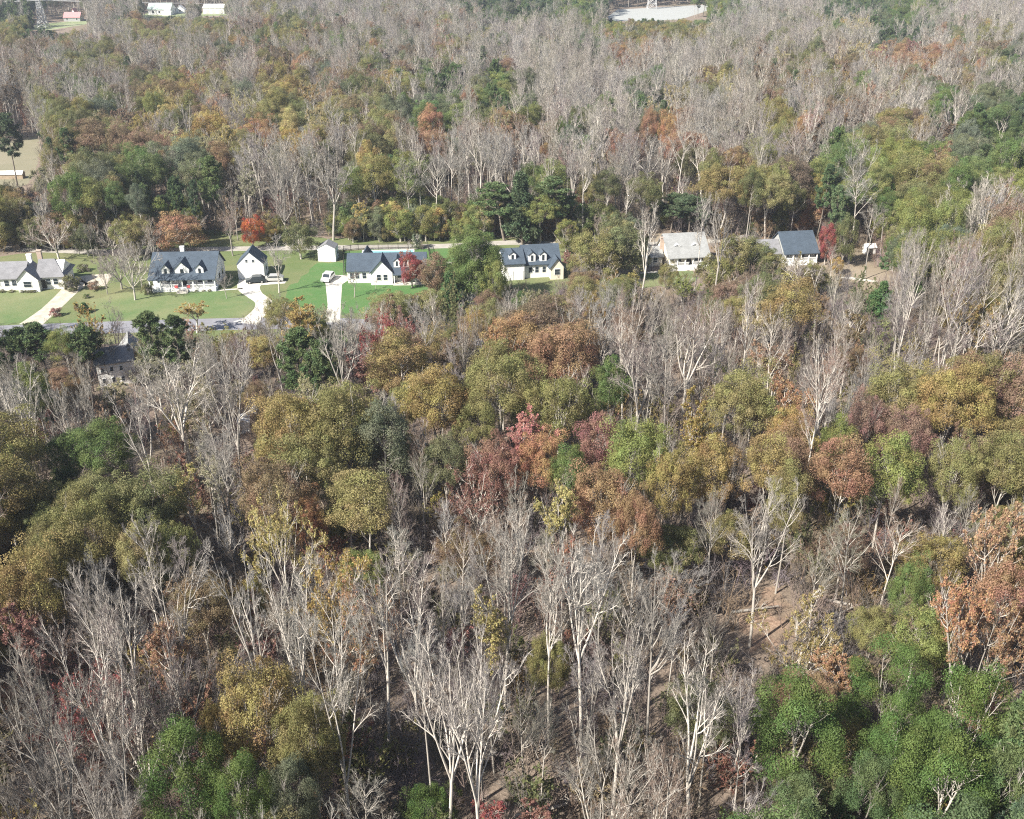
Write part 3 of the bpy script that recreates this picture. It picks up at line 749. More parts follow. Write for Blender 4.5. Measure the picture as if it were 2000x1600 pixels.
gable(h, -6, 6, 0, 9, 2.8, 6.0, 'x', rf='roofred', wall='greywall'); gable(h, -1.8, 1.8, 5, 12, 4.5, 8.4, 'y', rf='roofred', wall='white', name='upper_wing', rname='upper_roof')
for x in (-3.5, 3.5): window(h, x, 0, 1, 1.2, 1.2)
h = house('distant_house', 253, 15, 0, 'far pale house half hidden by dark trees between pylon and green-roofed barn', 'house')
gable(h, -5, 5, 0, 8, 3.6, 6.2, 'x', rf='rooflight'); window(h, 0, 0, 1.2, 1.2, 1.2)

# ------------------------------------------------------------------ cars
def car(name, px, py, yaw, paint, label, L=4.6, Wd=1.8, H=1.6, van=False):
    x, y, _ = gp(px, py); o = empty(name, (x, y, .04), R(yaw), label, 'car')
    prof = [(-L / 2, .35), (-L / 2, .85), (-L * .28, 1.0), (-L * .14, H), (L * .30, H), (L * .47, 1.05), (L / 2, .95), (L / 2, .35)]
    b = prism('body', prof, -Wd / 2, Wd / 2, 'y', paint, o)
    gl = prism('window_band', [(-L * .235, 1.05), (-L * .135, H - .1), (L * .29, H - .1), (L * .42, 1.05)], -Wd / 2 - .015, Wd / 2 + .015, 'y', 'glass', o)
    pmesh('windscreen', [(-L * .285, -Wd * .42, 1.02), (-L * .285, Wd * .42, 1.02), (-L * .155, Wd * .4, H - .04), (-L * .155, -Wd * .4, H - .04)], [(0, 1, 2, 3)], 'glass', o)
    for sx in (-.31, .31):
        for sy in (-1, 1):
            V, Fc = [], []
            for k in range(14):
                a = k / 14 * 2 * math.pi
                V += [(L * sx + .33 * math.cos(a), sy * (Wd / 2 - .2), .33 + .33 * math.sin(a)), (L * sx + .33 * math.cos(a), sy * (Wd / 2 + .03), .33 + .33 * math.sin(a))]
            Fc = [(2 * k, 2 * k + 1, (2 * k + 3) % 28, (2 * k + 2) % 28) for k in range(14)] + [tuple(range(1, 28, 2)), tuple(range(26, -1, -2))]
            w = pmesh('wheel', V, Fc, 'tyre', o)
            pmesh('rim', [(L * sx + .18 * math.cos(k / 8 * 6.283), sy * (Wd / 2 + .045), .33 + .18 * math.sin(k / 8 * 6.283)) for k in range(8)], [tuple(range(8))], 'steel', w)
    for sy in (-.6, .6): boxes('headlight', [(-L / 2 - .03, -L / 2 + .05, sy - .18, sy + .18, .68, .84)], 'trim', o)
car('parked_car', 641, 547, 80, 'carwhite', 'white car parked at the top of the pale driveway beside the lawn', 4.7, 1.9, 1.7)
car('parked_car', 500, 552, 12, 'cardark', 'dark car parked in front of the tall white garage', 4.4)
car('parked_car', 534, 549, 4, 'carsilver', 'pale silver car parked on the pad right of the white garage', 4.8, 1.8, 1.5)

# ------------------------------------------------------------------ pylons and wires
def bar(L, a, b, r=.09):
    L.append((Vector(a), Vector(b), r))
def bars_mesh(name, L, mat, parent):
    V, Fc = [], []
    for a, b, r in L:
        d = (b - a).normalized(); u = d.orthogonal().normalized(); v = d.cross(u); k = len(V)
        for p in (a, b):
            for c in ((u + v), (v - u), (-u - v), (u - v)): V.append(tuple(p + c * r))
        Fc += [(k + i, k + (i + 1) % 4, k + 4 + (i + 1) % 4, k + 4 + i) for i in range(4)] + [(k, k + 1, k + 2, k + 3)[::-1], (k + 4, k + 5, k + 6, k + 7)]
    return pmesh(name, V, Fc, mat, parent)
def pylon(px, py, Hh, bw, label, yaw=0):
    x, y, _ = gp(px, py); o = empty('power_pylon', (x, y, 0), R(yaw), label, 'pylon', 'lattice power pylons')
    sx = ((-1, -1), (1, -1), (1, 1), (-1, 1)); n = 7
    lv = [(Hh * i / n, bw / 2 * (1 - .78 * (i / n) ** .8)) for i in range(n + 1)]
    for a, b in sx:
        L = []
        for i in range(n): bar(L, (a * lv[i][1], b * lv[i][1], lv[i][0]), (a * lv[i + 1][1], b * lv[i + 1][1], lv[i + 1][0]), .17)
        bars_mesh('leg', L, 'steel', o)
    L = []
    for i in range(n):
        z0, w0 = lv[i]; z1, w1 = lv[i + 1]
        for k in range(4):
            a, b = sx[k], sx[(k + 1) % 4]
            bar(L, (a[0] * w0, a[1] * w0, z0), (b[0] * w1, b[1] * w1, z1)); bar(L, (b[0] * w0, b[1] * w0, z0), (a[0] * w1, a[1] * w1, z1)); bar(L, (a[0] * w1, a[1] * w1, z1), (b[0] * w1, b[1] * w1, z1))
    bars_mesh('lattice', L, 'steel', o)
    for z, s in ((Hh * .78, 6.5), (Hh * .97, 4.5)):
        L = []
        for sg in (-1, 1):
            bar(L, (0, sg * .7, z), (s, 0, z + .3), .12); bar(L, (0, sg * .7, z), (-s, 0, z + .3), .12)
        bar(L, (-s, 0, z + .3), (s, 0, z + .3), .1); bar(L, (0, 0, z + 1.6), (s, 0, z + .3)); bar(L, (0, 0, z + 1.6), (-s, 0, z + .3))
        bars_mesh('cross_arm', L, 'steel', o)
    return Vector((x, y, 0))
p1 = pylon(85, 53, 23, 6.2, 'tall lattice power pylon in the green clearing near the top left corner')
p2 = pylon(1273, 17, 30, 8, 'lattice power pylon legs standing behind the pale crop field')
p0 = Vector((p1.x - 330, p1.y - 70, 0))
def wire(a, b, sag, r, label):
    n = 40; P = [a.lerp(b, i / n) - Vector((0, 0, sag * 4 * (i / n) * (1 - i / n))) for i in range(n + 1)]
    o = bars_mesh('power_line', [(P[i], P[i + 1], r) for i in range(n)], 'steel', None)
    tag(o, label, 'power line', 'overhead power lines')
for k, off in enumerate((-6, 6)):
    w = 'upper' if k else 'lower'
    wire(p1 + Vector((off, 0, 18)), p2 + Vector((off, 0, 24)), 9, .10, 'overhead power line sagging between the two pylons, %s strand' % w)
    wire(p1 + Vector((off, 0, 18)), p0 + Vector((off, 0, 16)), 3, .10, 'overhead power line running left from the tall pylon, %s strand' % w)

# ------------------------------------------------------------------ trees
TINT = dict(
    grey=(.225, .205, .180), mauve=(.205, .168, .158), brownt=(.225, .17, .13), white=(.27, .25, .225), pinkt=(.25, .175, .15), darkt=(.16, .135, .125),
    olive=(.235, .222, .090), dolive=(.160, .168, .076), gold=(.300, .240, .100), rust=(.320, .205, .125), brown=(.235, .172, .110), orange=(.38, .23, .13), fire=(.46, .14, .06),
    red=(.30, .095, .08), pink=(.42, .20, .17), dred=(.28, .155, .125), yellow=(.42, .37, .16), pale=(.36, .33, .20), dusty=(.27, .175, .14), amber=(.38, .29, .11),
    green=(.130, .180, .060), lgreen=(.215, .24, .08), ggreen=(.155, .175, .11), bright=(.105, .160, .045), pine=(.105, .150, .062), dpine=(.075, .108, .055), blue=(.07, .11, .075), cedar=(.075, .135, .05))
WORDS = dict(grey='leafless pale grey', mauve='leafless mauve-grey', brownt='nearly leafless brown-twigged', white='leafless whitish-barked', pinkt='bare pinkish-brown', darkt='bare dark-twigged',
    olive='olive-green leafed', dolive='dark olive leafed', gold='golden-brown leafed', rust='rust-brown leafed', brown='dull brown leafed', orange='orange leafed', fire='fiery red-orange',
    red='deep red leafed', pink='pinkish-red leafed', dred='dull red-brown leafed', yellow='bright yellow leafed', pale='pale straw-yellow thinly leafed', dusty='dusty pinkish-brown leafed', amber='amber-yellow leafed',
    green='mid-green leafed', lgreen='light yellow-green leafed', ggreen='grey-green leafed', bright='bright green evergreen', pine='dark green', dpine='very dark green', blue='blue-green', cedar='green conical')
POOL = dict(bare=['bare0', 'bare1', 'bare2', 'bare3', 'bare4', 'bare6', 'bare8', 'bare9', 'bare10', 'bare11'], pole=['bare0', 'bare3', 'bare6', 'bare9'], wide=['bare5', 'bare7', 'bare11'], vee=['bare1', 'bare2', 'bare4', 'bare8', 'bare10'],
            sparse=['sparse0', 'sparse1', 'sparse2'], leafy=['oak0', 'oak1', 'oak2', 'oak3', 'oak4'], ever=['evergreen0', 'evergreen1'], pine=['pine0', 'pine1', 'pine2'], cedar=['cedar0', 'cedar1'], round=['round0'], yard=['yard0', 'yard1', 'yard2'])
SIZE = {}
for k_, (t_, c_) in PROTO.items():
    a_ = np.empty(len(c_.vertices) * 3, dtype=np.float32); c_.vertices.foreach_get('co', a_); a_ = a_.reshape(-1, 3)
    SIZE[k_] = (float(np.percentile(np.hypot(a_[:, 0], a_[:, 1]), 93)), float(a_[:, 2].max()), float(np.median(a_[:, 2])))
RN = random.Random(7)
GROUPS = dict(bare_tree='leafless trees of the wood', oak_tree='brown and olive oaks of the wood', maple_tree='red and orange autumn trees', poplar_tree='yellow leafed trees', green_tree='green leafed trees',
              pine_tree='dark pines', evergreen_tree='bright evergreens', cedar_tree='small cedars', shrub='low shrubs')
def kindname(pool, tint):
    if pool in ('bare', 'pole', 'wide', 'vee'): return 'bare_tree'
    if pool == 'pine': return 'pine_tree'
    if pool == 'ever': return 'evergreen_tree'
    if pool == 'cedar': return 'cedar_tree'
    if pool == 'round': return 'shrub'
    if tint in ('yellow', 'amber', 'pale'): return 'poplar_tree'
    if tint in ('red', 'pink', 'dred', 'fire', 'orange', 'dusty'): return 'maple_tree'
    if tint in ('green', 'lgreen', 'ggreen', 'blue'): return 'green_tree'
    return 'oak_tree'
CAT = dict(bare_tree='bare tree', oak_tree='oak tree', maple_tree='maple tree', poplar_tree='poplar tree', green_tree='green tree', pine_tree='pine tree', evergreen_tree='evergreen tree', cedar_tree='cedar tree', shrub='shrub')
def jit(c, s=.10):
    f = 1 + RN.uniform(-s, s); return [max(.01, c[0] * f * (1 + RN.uniform(-s, s) * .5)), max(.01, c[1] * f), max(.01, c[2] * f * (1 + RN.uniform(-s, s)))]
PLACED = []          # (x, y, radius)
def put(var, x, y, sxy, sz, rot, tint, label, name, shared=None):
    o = empty(name, (x, y, -.1), rot, label, CAT[name], shared or GROUPS[name])
    o.scale = (sxy, sxy, sz)
    for nm, me in zip(('trunk', 'crown'), PROTO[var]):
        c = bpy.data.objects.new(nm, me); COL.objects.link(c); c.parent = o
        c['tint'] = [float(v) for v in tint]
    return o
def solve_top(x, y, ytop):
    lo, hi = 0, 60
    for _ in range(30):
        m = (lo + hi) / 2
        if proj(x, y, m)[1] > ytop: lo = m
        else: hi = m
    return lo
HAND = []
def T(cx, cy, w, pool, tint, label, H=None, var=None):
    """a tree whose crown centre shows at (cx, cy) and whose crown is w wide"""
    v = var or RN.choice(POOL[pool]); r, zt, zm = SIZE[v]
    H = H or {'cedar': 9, 'round': 2}.get(pool, RN.uniform(19, 23) if pool not in ('bare', 'pole', 'vee') else RN.uniform(26, 30) if cy > 900 else RN.uniform(22, 26))
    sz = H / zt; x, y, _ = gp(cx, cy, zm * sz)
    d = proj(x, y, zm * sz)[2]
    sxy = (w / F * d) / (2 * r)
    if cy > 560 and pool in ('bare', 'pole', 'vee', 'wide', 'sparse') and H > 12: sxy = max(sxy, .62)
    HAND.append((v, x, y, sxy, sz, pool, tint, label, (cx, cy), r))
def B(xb, yb, ytop, w, pool, tint, label, var=None):
    """a tree whose foot shows at (xb, yb), its top at ytop"""
    v = var or RN.choice(POOL[pool]); r, zt, zm = SIZE[v]
    x, y, _ = gp(xb, yb); H = solve_top(x, y, ytop); d = proj(x, y, 0)[2]
    HAND.append((v, x, y, (w / F * d) / (2 * r), H / zt, pool, tint, label, (xb, ytop * .6 + yb * .4), r))
# --- bottom right evergreens
T(1562, 1425, 185, 'ever', 'bright', 'big bright green evergreen with pale trunk showing, left edge of bottom right clump', 19, 'evergreen0')
T(1730, 1350, 165, 'ever', 'bright', 'bright evergreen at the back of the bottom right clump, top left of it', 16)
T(1880, 1425, 175, 'ever', 'bright', 'large green evergreen at the heart of the bottom right clump', 22)
T(1760, 1470, 170, 'ever', 'bright', 'green evergreen just right of the one with the visible pale trunk', 19)
T(1850, 1540, 200, 'ever', 'bright', 'green evergreen at the bottom edge, in front of the clump heart', 20)
T(1690, 1555, 130, 'ever', 'pine', 'shaded dark evergreen at the bottom edge beside the pale trunk', 15)
T(1985, 1420, 130, 'pine', 'pine', 'dark pine cut by the right edge beside bottom right evergreens', 22)
T(1965, 1545, 150, 'ever', 'pine', 'dark green evergreen in the bottom right corner', 19)
T(2030, 1500, 120, 'ever', 'pine', 'dark evergreen mostly beyond the right edge near the bottom corner', 20)
# --- bottom left greens and oaks
T(355, 1515, 165, 'ever', 'bright', 'big bright green evergreen at the bottom, below the mauve bare trees', 19)
T(475, 1565, 125, 'ever', 'bright', 'bright green evergreen at the bottom edge between two greener neighbours', 17)
T(570, 1565, 110, 'ever', 'ggreen', 'greyish-green tree at the bottom edge under the yellow-olive oak', 17)
T(840, 1575, 95, 'leafy', 'bright', 'small fresh green tree at the bottom edge, left of the white trunk cluster', 11)
T(505, 1375, 165, 'leafy', 'gold', 'big yellow-olive oak above the bottom evergreens, left half', 20, 'oak1')
T(600, 1440, 140, 'leafy', 'olive', 'yellow-olive oak crown adjoining the bigger one on its lower right', 19, 'oak3')
T(430, 1430, 80, 'leafy', 'gold', 'small yellow-olive crown low left of the big yellow-olive oak', 16)
T(45, 1145, 150, 'leafy', 'gold', 'yellow-green oak cut by the left edge', 20, 'oak0')
T(165, 1020, 160, 'leafy', 'olive', 'broad olive oak beside the left edge, above the yellow-green oak', 20, 'oak3')
T(275, 985, 160, 'leafy', 'dolive', 'darker olive oak right of the broad olive oak near the left edge', 20, 'oak0')
T(100, 1075, 110, 'leafy', 'olive', 'olive oak crown in front of the broad olive oak near left edge', 18)
T(200, 870, 125, 'leafy', 'green', 'fresh green tree below the half-hidden two-storey house', 17)
T(130, 880, 75, 'leafy', 'green', 'smaller green tree left of the fresh green tree below two-storey house', 15)
T(535, 955, 140, 'leafy', 'brown', 'rounded brown oak below the big olive oak pair', 19, 'oak1')
T(603, 1012, 65, 'leafy', 'orange', 'small orange-brown crown at the lower right of the rounded brown oak', 15)
T(548, 1050, 90, 'sparse', 'yellow', 'pale yellow tree in front of the rounded brown oak', 19)
T(372, 948, 90, 'sparse', 'yellow', 'yellow tree between the olive oaks and the rounded brown oak', 18)
T(565, 825, 150, 'leafy', 'gold', 'big golden-olive oak dome beside the white storage shed', 22, 'oak1')
T(665, 820, 165, 'leafy', 'olive', 'big olive oak dome joined to the golden-olive one on its left', 22, 'oak3')
T(600, 905, 150, 'leafy', 'olive', 'olive oak crown in front of the two big joined domes', 19)
T(745, 850, 120, 'leafy', 'ggreen', 'grey-green tree between the big olive dome and the golden one', 20)
T(850, 775, 140, 'leafy', 'gold', 'golden-brown oak dome at mid picture, left of the tall olive dome', 21, 'oak0')
T(975, 735, 160, 'leafy', 'olive', 'large olive dome oak at mid picture with visible white forked trunk', 22, 'oak3')
T(930, 820, 90, 'leafy', 'olive', 'olive crown below and left of the large central dome', 17)
T(1090, 785, 130, 'leafy', 'olive', 'olive oak right of the large central dome', 20)
T(1190, 745, 80, 'leafy', 'green', 'green crown right of the olive oak, beside bare trees', 18)
T(1105, 675, 140, 'leafy', 'rust', 'rust-gold oak behind the large central dome', 21, 'oak1')
T(1060, 700, 80, 'leafy', 'rust', 'rust crown between central dome and the rust-gold oak', 19)
T(780, 695, 120, 'leafy', 'gold', 'light golden-olive crown behind the golden-brown dome', 20)
T(745, 665, 85, 'sparse', 'red', 'dusky red tree right of the white bare V-shaped tree', 18)
T(690, 718, 85, 'sparse', 'dred', 'dusky red low tree at the foot of the white V-shaped tree', 14)
T(1037, 850, 100, 'sparse', 'pink', 'bright pink-red tree at mid picture in front of olive oaks', 16)
T(965, 905, 105, 'leafy', 'dred', 'orange-red crown at the left end of the red band', 17)
T(1050, 895, 100, 'leafy', 'orange', 'orange-tan crown in the middle of the red band', 17)
T(1165, 860, 95, 'leafy', 'dred', 'rusty red crown at the right end of the red band', 18)
T(1250, 885, 140, 'leafy', 'lgreen', 'big yellow-green oak dome right of the red band', 21, 'oak0')
T(1312, 930, 100, 'leafy', 'gold', 'golden crown adjoining the yellow-green dome on its right', 19)
T(1112, 915, 75, 'leafy', 'green', 'small green crown in front of the orange-tan crown', 16)
T(1180, 970, 140, 'leafy', 'rust', 'rust-orange oak above the tall white bare trees', 19, 'oak1')
T(1245, 1020, 100, 'leafy', 'rust', 'rust crown at lower right of the rust-orange oak', 18)
T(1090, 990, 85, 'sparse', 'yellow', 'yellow-green thin tree in front of the rust-orange oak', 19)
T(930, 955, 90, 'sparse', 'dred', 'thin dull red tree left of the rust-orange oak', 16)
T(1450, 780, 140, 'leafy', 'olive', 'olive-gold oak right of the bare trees at mid picture', 20)
T(1400, 905, 95, 'leafy', 'gold', 'gold-tan crown right of the yellow-green dome', 19)
T(1500, 905, 100, 'leafy', 'gold', 'gold-olive crown over the dark hollow', 20)
T(1545, 960, 80, 'leafy', 'olive', 'olive crown overhanging the dark hollow', 20)
T(1870, 775, 150, 'leafy', 'gold', 'large golden oak dome near the right edge', 22, 'oak3')
T(1760, 765, 130, 'leafy', 'olive', 'large olive oak left of the golden dome near right edge', 21, 'oak0')
T(1695, 820, 85, 'leafy', 'dusty', 'dusty pink crown below the olive oak, right side', 19)
T(1775, 850, 100, 'leafy', 'dusty', 'dusty pink crown right of its twin, below golden dome', 19)
T(1640, 915, 110, 'leafy', 'rust', 'salmon-rust tree with a pale straight trunk over the dark hollow', 21, 'oak2')
T(1640, 860, 65, 'leafy', 'lgreen', 'small yellow-green crown above the salmon-rust tree', 18)
T(1740, 905, 115, 'leafy', 'lgreen', 'yellow-green crown right of the salmon-rust tree', 20)
T(1870, 910, 105, 'leafy', 'olive', 'brownish olive crown below the golden dome near right edge', 19)
T(1960, 900, 100, 'leafy', 'olive', 'olive oak at the right edge below the golden dome', 20)
T(1885, 1190, 85, 'sparse', 'orange', 'tall thin orange-brown tree near the right edge', 20)
T(1960, 1160, 110, 'leafy', 'rust', 'rust crown at the right edge above the evergreens', 18)
T(1930, 1260, 120, 'sparse', 'rust', 'ragged brown tree just above the bottom right evergreens', 17)
T(1780, 1150, 85, 'leafy', 'green', 'green crown between the hollow and the orange-brown tree', 15)
T(1800, 1235, 110, 'leafy', 'lgreen', 'pale yellow-green tree above the bottom right clump', 14)
T(1705, 1225, 90, 'leafy', 'olive', 'olive bushy tree right of the leafy clearing', 12)
T(1570, 1250, 90, 'sparse', 'gold', 'thin golden-brown tree at the right rim of the leafy clearing', 13)
T(1640, 1300, 90, 'sparse', 'rust', 'tangled brown small tree above the big evergreen', 11)
T(1500, 1010, 70, 'vee', 'white', 'tall white forked tree rising behind the leafy clearing', 23)
T(648, 1170, 85, 'sparse', 'amber', 'thin yellow-orange tree in the bare wood', 19)
T(700, 1215, 65, 'sparse', 'orange', 'small orange-yellow tree beside the thin yellow-orange tree', 16)
T(705, 1120, 90, 'leafy', 'lgreen', 'green crown behind the thin yellow-orange tree', 14)
T(940, 1215, 60, 'sparse', 'yellow', 'bright yellow-green sprig tree among tall bare trees', 17)
T(1072, 1290, 85, 'leafy', 'olive', 'small olive crown against white trunks at lower centre', 14)
T(160, 1395, 70, 'sparse', 'red', 'small red tree left of the mauve bare thicket', 15)
T(25, 1235, 90, 'sparse', 'dred', 'dull red tree at the left edge under the yellow-green oak', 17)
T(335, 1260, 85, 'sparse', 'rust', 'thin rust tree among mauve bare trees, left side', 17)
T(965, 1585, 90, 'sparse', 'red', 'low red tree at the bottom edge right of the white trunk cluster', 8)
T(1040, 1600, 90, 'sparse', 'dred', 'low dull red tree at the bottom edge, centre', 8)
T(680, 1430, 90, 'sparse', 'dred', 'small dark reddish bush-like tree right of yellow-olive oaks', 10)
# --- prominent bare trees
for a in [(1390, 1340, 160, 'vee', 'grey', 'tall grey bare fan-crowned tree left of the big evergreen'), (860, 1330, 160, 'vee', 'white', 'white-trunked bare tree cluster at lower centre'),
          (935, 1350, 130, 'vee', 'white', 'white bare forked tree just right of the lower centre cluster'), (1150, 1110, 150, 'vee', 'white', 'tall white bare tree in front of the rust-orange oak'),
          (1080, 1130, 120, 'pole', 'white', 'white straight-trunked bare tree left of the tallest white one'), (985, 1080, 120, 'vee', 'white', 'white bare tree fanning out below the red band'),
          (1215, 1290, 150, 'vee', 'grey', 'grey bare tree with V-shaped fork right of white trunks'), (1290, 1180, 90, 'pole', 'white', 'slender white-trunked bare tree under the rust crown'),
          (655, 1290, 110, 'vee', 'white', 'crooked white multi-stemmed bare tree beside the olive oak'), (485, 1170, 130, 'vee', 'white', 'white bare tree in front of the pale yellow tree'),
          (565, 1180, 140, 'vee', 'white', 'spreading white bare tree right of its white neighbour'), (250, 1370, 170, 'wide', 'mauve', 'wide mauve bare tree above the bottom left evergreen'),
          (340, 1340, 140, 'wide', 'mauve', 'mauve fan-shaped bare tree left of the yellow-olive oak'), (180, 1310, 120, 'vee', 'mauve', 'mauve bare tree beside the small red tree'),
          (210, 1190, 130, 'vee', 'grey', 'pale bare tree right of the yellow-green oak'), (300, 1130, 100, 'vee', 'grey', 'grey bare tree in front of the darker olive oak'),
          (60, 1370, 140, 'vee', 'grey', 'grey bare tree near the left edge, lower part'), (80, 1540, 170, 'wide', 'grey', 'pale bare tree in the bottom left corner'),
          (200, 1530, 120, 'vee', 'grey', 'grey bare tree left of the bottom left evergreen'), (1180, 1500, 180, 'wide', 'grey', 'wide grey bare tree at the bottom centre'),
          (1290, 1530, 130, 'wide', 'brownt', 'tangled tan bare tree at the bottom, right of centre'), (735, 1180, 90, 'vee', 'grey', 'leaning grey bare tree right of the orange-yellow tree'),
          (800, 1150, 120, 'vee', 'mauve', 'mauve bare tree at centre below the brown thicket'), (350, 735, 150, 'vee', 'white', 'big white bare tree with yellowish top right of two-storey house'),
          (262, 800, 70, 'vee', 'white', 'white bare tree in front of the two-storey house'), (430, 880, 120, 'vee', 'white', 'white bare tree left of the golden-olive dome'),
          (135, 800, 120, 'wide', 'grey', 'low spreading grey bare tree below and left of the two-storey house'), (25, 760, 110, 'vee', 'white', 'white bare tree at the left edge below the street'),
          (440, 740, 90, 'vee', 'grey', 'grey bare tree right of the big yellow-topped bare tree'), (672, 650, 110, 'vee', 'white', 'white V-shaped bare tree below the blue-roofed house'),
          (1245, 695, 130, 'vee', 'mauve', 'mauve bare fan-crowned tree right of the rust-gold oak'), (1310, 700, 100, 'pole', 'white', 'white-trunked bare tree in the mauve stand'),
          (1350, 640, 120, 'bare', 'mauve', 'mauve bare tree at the top of the mauve stand'), (1790, 630, 120, 'vee', 'mauve', 'tall mauve bare tree below the brown yard, right part'),
          (1870, 650, 120, 'vee', 'mauve', 'broad mauve bare tree above the golden dome'), (1950, 640, 120, 'vee', 'mauve', 'mauve bare tree near the right edge above golden dome'),
          (640, 335, 90, 'vee', 'white', 'big white bare tree with forked trunk behind the garden shed'), (185, 175, 60, 'vee', 'white', 'whitish bare tree standing out in the far left wood'),
          (1660, 215, 60, 'vee', 'white', 'whitish bare tree standing out in the far right wood'), (1260, 430, 60, 'vee', 'white', 'white V-shaped bare tree behind the bare yard'),
          (1405, 440, 60, 'vee', 'white', 'white bare tree right of the light-roofed house'), (1370, 415, 50, 'pole', 'white', 'white-trunked bare tree directly behind the light-roofed house')]:
    T(*a)
# --- trees of the yards
ORD5 = ['leftmost', 'second from left', 'middle one', 'second from right', 'rightmost']
ORD8 = ['leftmost'] + [q + ' from left' for q in 'second third fourth fifth sixth'.split()] + ['second from right', 'rightmost']
B(264, 586, 450, 115, 'vee', 'grey', 'large many-twigged bare tree on the lawn left of the three-dormer cape house', 'bare11')
B(278, 560, 505, 60, 'wide', 'darkt', 'dark low bare tree tucked against the large many-twigged lawn tree')
B(300, 500, 430, 60, 'wide', 'brownt', 'brown-twigged bare tree behind the left end of the cape house')
B(330, 470, 410, 60, 'yard', 'brown', 'dull brown tree beyond the cape house left end')
B(238, 565, 475, 85, 'wide', 'mauve', 'bare tree just left of the large many-twigged lawn tree')
B(222, 500, 430, 85, 'wide', 'mauve', 'round mauve bare tree behind the lawn bare trees')
B(116, 508, 415, 100, 'wide', 'pinkt', 'pale-limbed spreading bare tree behind the ranch house')
B(305, 535, 425, 55, 'vee', 'brownt', 'slim bare tree beside the left end of the cape house')
B(357, 494, 412, 88, 'yard', 'orange', 'orange tree directly behind the cape house chimney')
B(372, 484, 408, 75, 'wide', 'mauve', 'grey bare top showing over the orange tree behind the cape house')
B(455, 500, 412, 55, 'vee', 'pinkt', 'small-crowned bare tree standing between cape house and garage')
B(495, 486, 418, 45, 'yard', 'fire', 'fiery red-orange tree behind the white garage')
B(521, 480, 430, 40, 'yard', 'amber', 'small amber tree right of the fiery red-orange tree')
B(545, 572, 460, 75, 'vee', 'white', 'pale bare tree right of the white garage')
B(588, 506, 425, 72, 'yard', 'dolive', 'dark olive tree between garage and garden shed')
B(443, 583, 535, 32, 'vee', 'darkt', 'small dark bare tree at the right end of the cape house lawn')
B(692, 581, 530, 32, 'vee', 'brownt', 'small tan bare tree on the drive side of the blue-roofed house')
B(734, 566, 540, 16, 'vee', 'pinkt', 'tiny bare tree before the front gable of the blue-roofed house')
B(805, 562, 487, 46, 'yard', 'red', 'deep red tree covering the right end of the blue-roofed house')
B(852, 585, 490, 60, 'yard', 'brown', 'brownish thin tree right of the deep red tree')
B(932, 598, 440, 100, 'yard', 'green', 'big rounded green tree between the blue-roofed house and dormered house', 'evergreen0')
B(895, 590, 500, 60, 'yard', 'green', 'smaller green tree against the left side of the big rounded green tree')
B(965, 610, 500, 60, 'yard', 'lgreen', 'yellow-green tree against the right side of the big rounded green tree')
B(882, 612, 528, 50, 'cedar', 'cedar', 'green conical conifer at the foot of the big rounded green tree', 'cedar1')
B(167, 611, 590, 19, 'cedar', 'cedar', 'small dark conical cedar on the lawn edge left')
B(151, 607, 593, 12, 'round', 'brown', 'tiny brown shrub left of the small conical cedar')
B(111, 617, 600, 24, 'round', 'dred', 'low red shrub beside the gravel driveway')
B(185, 566, 548, 24, 'round', 'brown', 'rounded brownish shrub at the turn of the gravel driveway')
B(170, 582, 573, 14, 'round', 'green', 'small green shrub below the rounded brownish one')
B(142, 568, 535, 36, 'round', 'dolive', 'dark shrub against the right end of the ranch house')
B(163, 530, 515, 26, 'round', 'dolive', 'dark shrub on the grass behind the ranch house')
B(290, 575, 553, 24, 'round', 'dolive', 'dark shrub at the left end of the cape house porch')
B(385, 650, 588, 58, 'sparse', 'amber', 'yellow tree in front of the street below the cape house')
B(815, 486, 455, 24, 'round', 'ggreen', 'small grey-green tree behind the pool yard')
B(826, 500, 466, 12, 'pole', 'brownt', 'thin bare sapling behind the red tree')
B(800, 492, 468, 12, 'pole', 'brownt', 'thin bare sapling beside the pool yard fence')
for i, x in enumerate([697, 706, 716, 725, 731, 745, 752, 758]):
    B(x, 551.5, 546, 7.5, 'round', 'dolive', 'clipped dark round shrub, %s in the front row of the blue-roofed house' % ORD8[i])
for i, x in enumerate([325, 338, 384, 398, 410]):
    B(x, 569, 563.5, 10, 'round', 'dolive', 'low clipped shrub along the cape house porch, %s' % ORD5[i])
for i, x in enumerate([4, 24, 46, 56, 66]):
    B(x, 571, 565, 13, 'round', 'dolive', 'low clipped shrub along the ranch house front, %s' % ORD5[i])
B(1020, 478, 330, 55, 'cedar', 'dpine', 'dark pointed conifer rising behind the dormered house')
B(1055, 476, 370, 85, 'leafy', 'lgreen', 'golden-green oak directly behind the dormered house', 'oak0')
B(1095, 474, 345, 80, 'pine', 'pine', 'green pine right of the dark pointed conifer')
B(985, 470, 352, 85, 'pine', 'pine', 'green pine left of the golden-green oak behind dormered house')
B(1150, 552, 440, 90, 'yard', 'olive', 'olive-brown tree right of the dormered house')
B(1178, 560, 470, 70, 'yard', 'olive', 'small olive tree between its two taller neighbours right of dormered house')
B(1245, 530, 455, 50, 'yard', 'dolive', 'dark olive tree at the left end of the light-roofed house')
B(1330, 600, 527, 60, 'sparse', 'olive', 'thin olive bush-like tree in front of the light-roofed house lawn')
B(1395, 585, 490, 70, 'yard', 'olive', 'olive tree screening the right end of the light-roofed house')
B(1500, 560, 492, 60, 'yard', 'olive', 'olive tree screening the grey wing of the dark-roofed house')
B(1545, 585, 506, 60, 'vee', 'grey', 'pale bare tree in front of the dark-roofed house deck')
B(1590, 590, 512, 60, 'vee', 'mauve', 'mauve bare tree below the dark-roofed house and red tree')
B(1205, 545, 438, 100, 'yard', 'dolive', 'dark olive tree between the dormered and light-roofed houses')
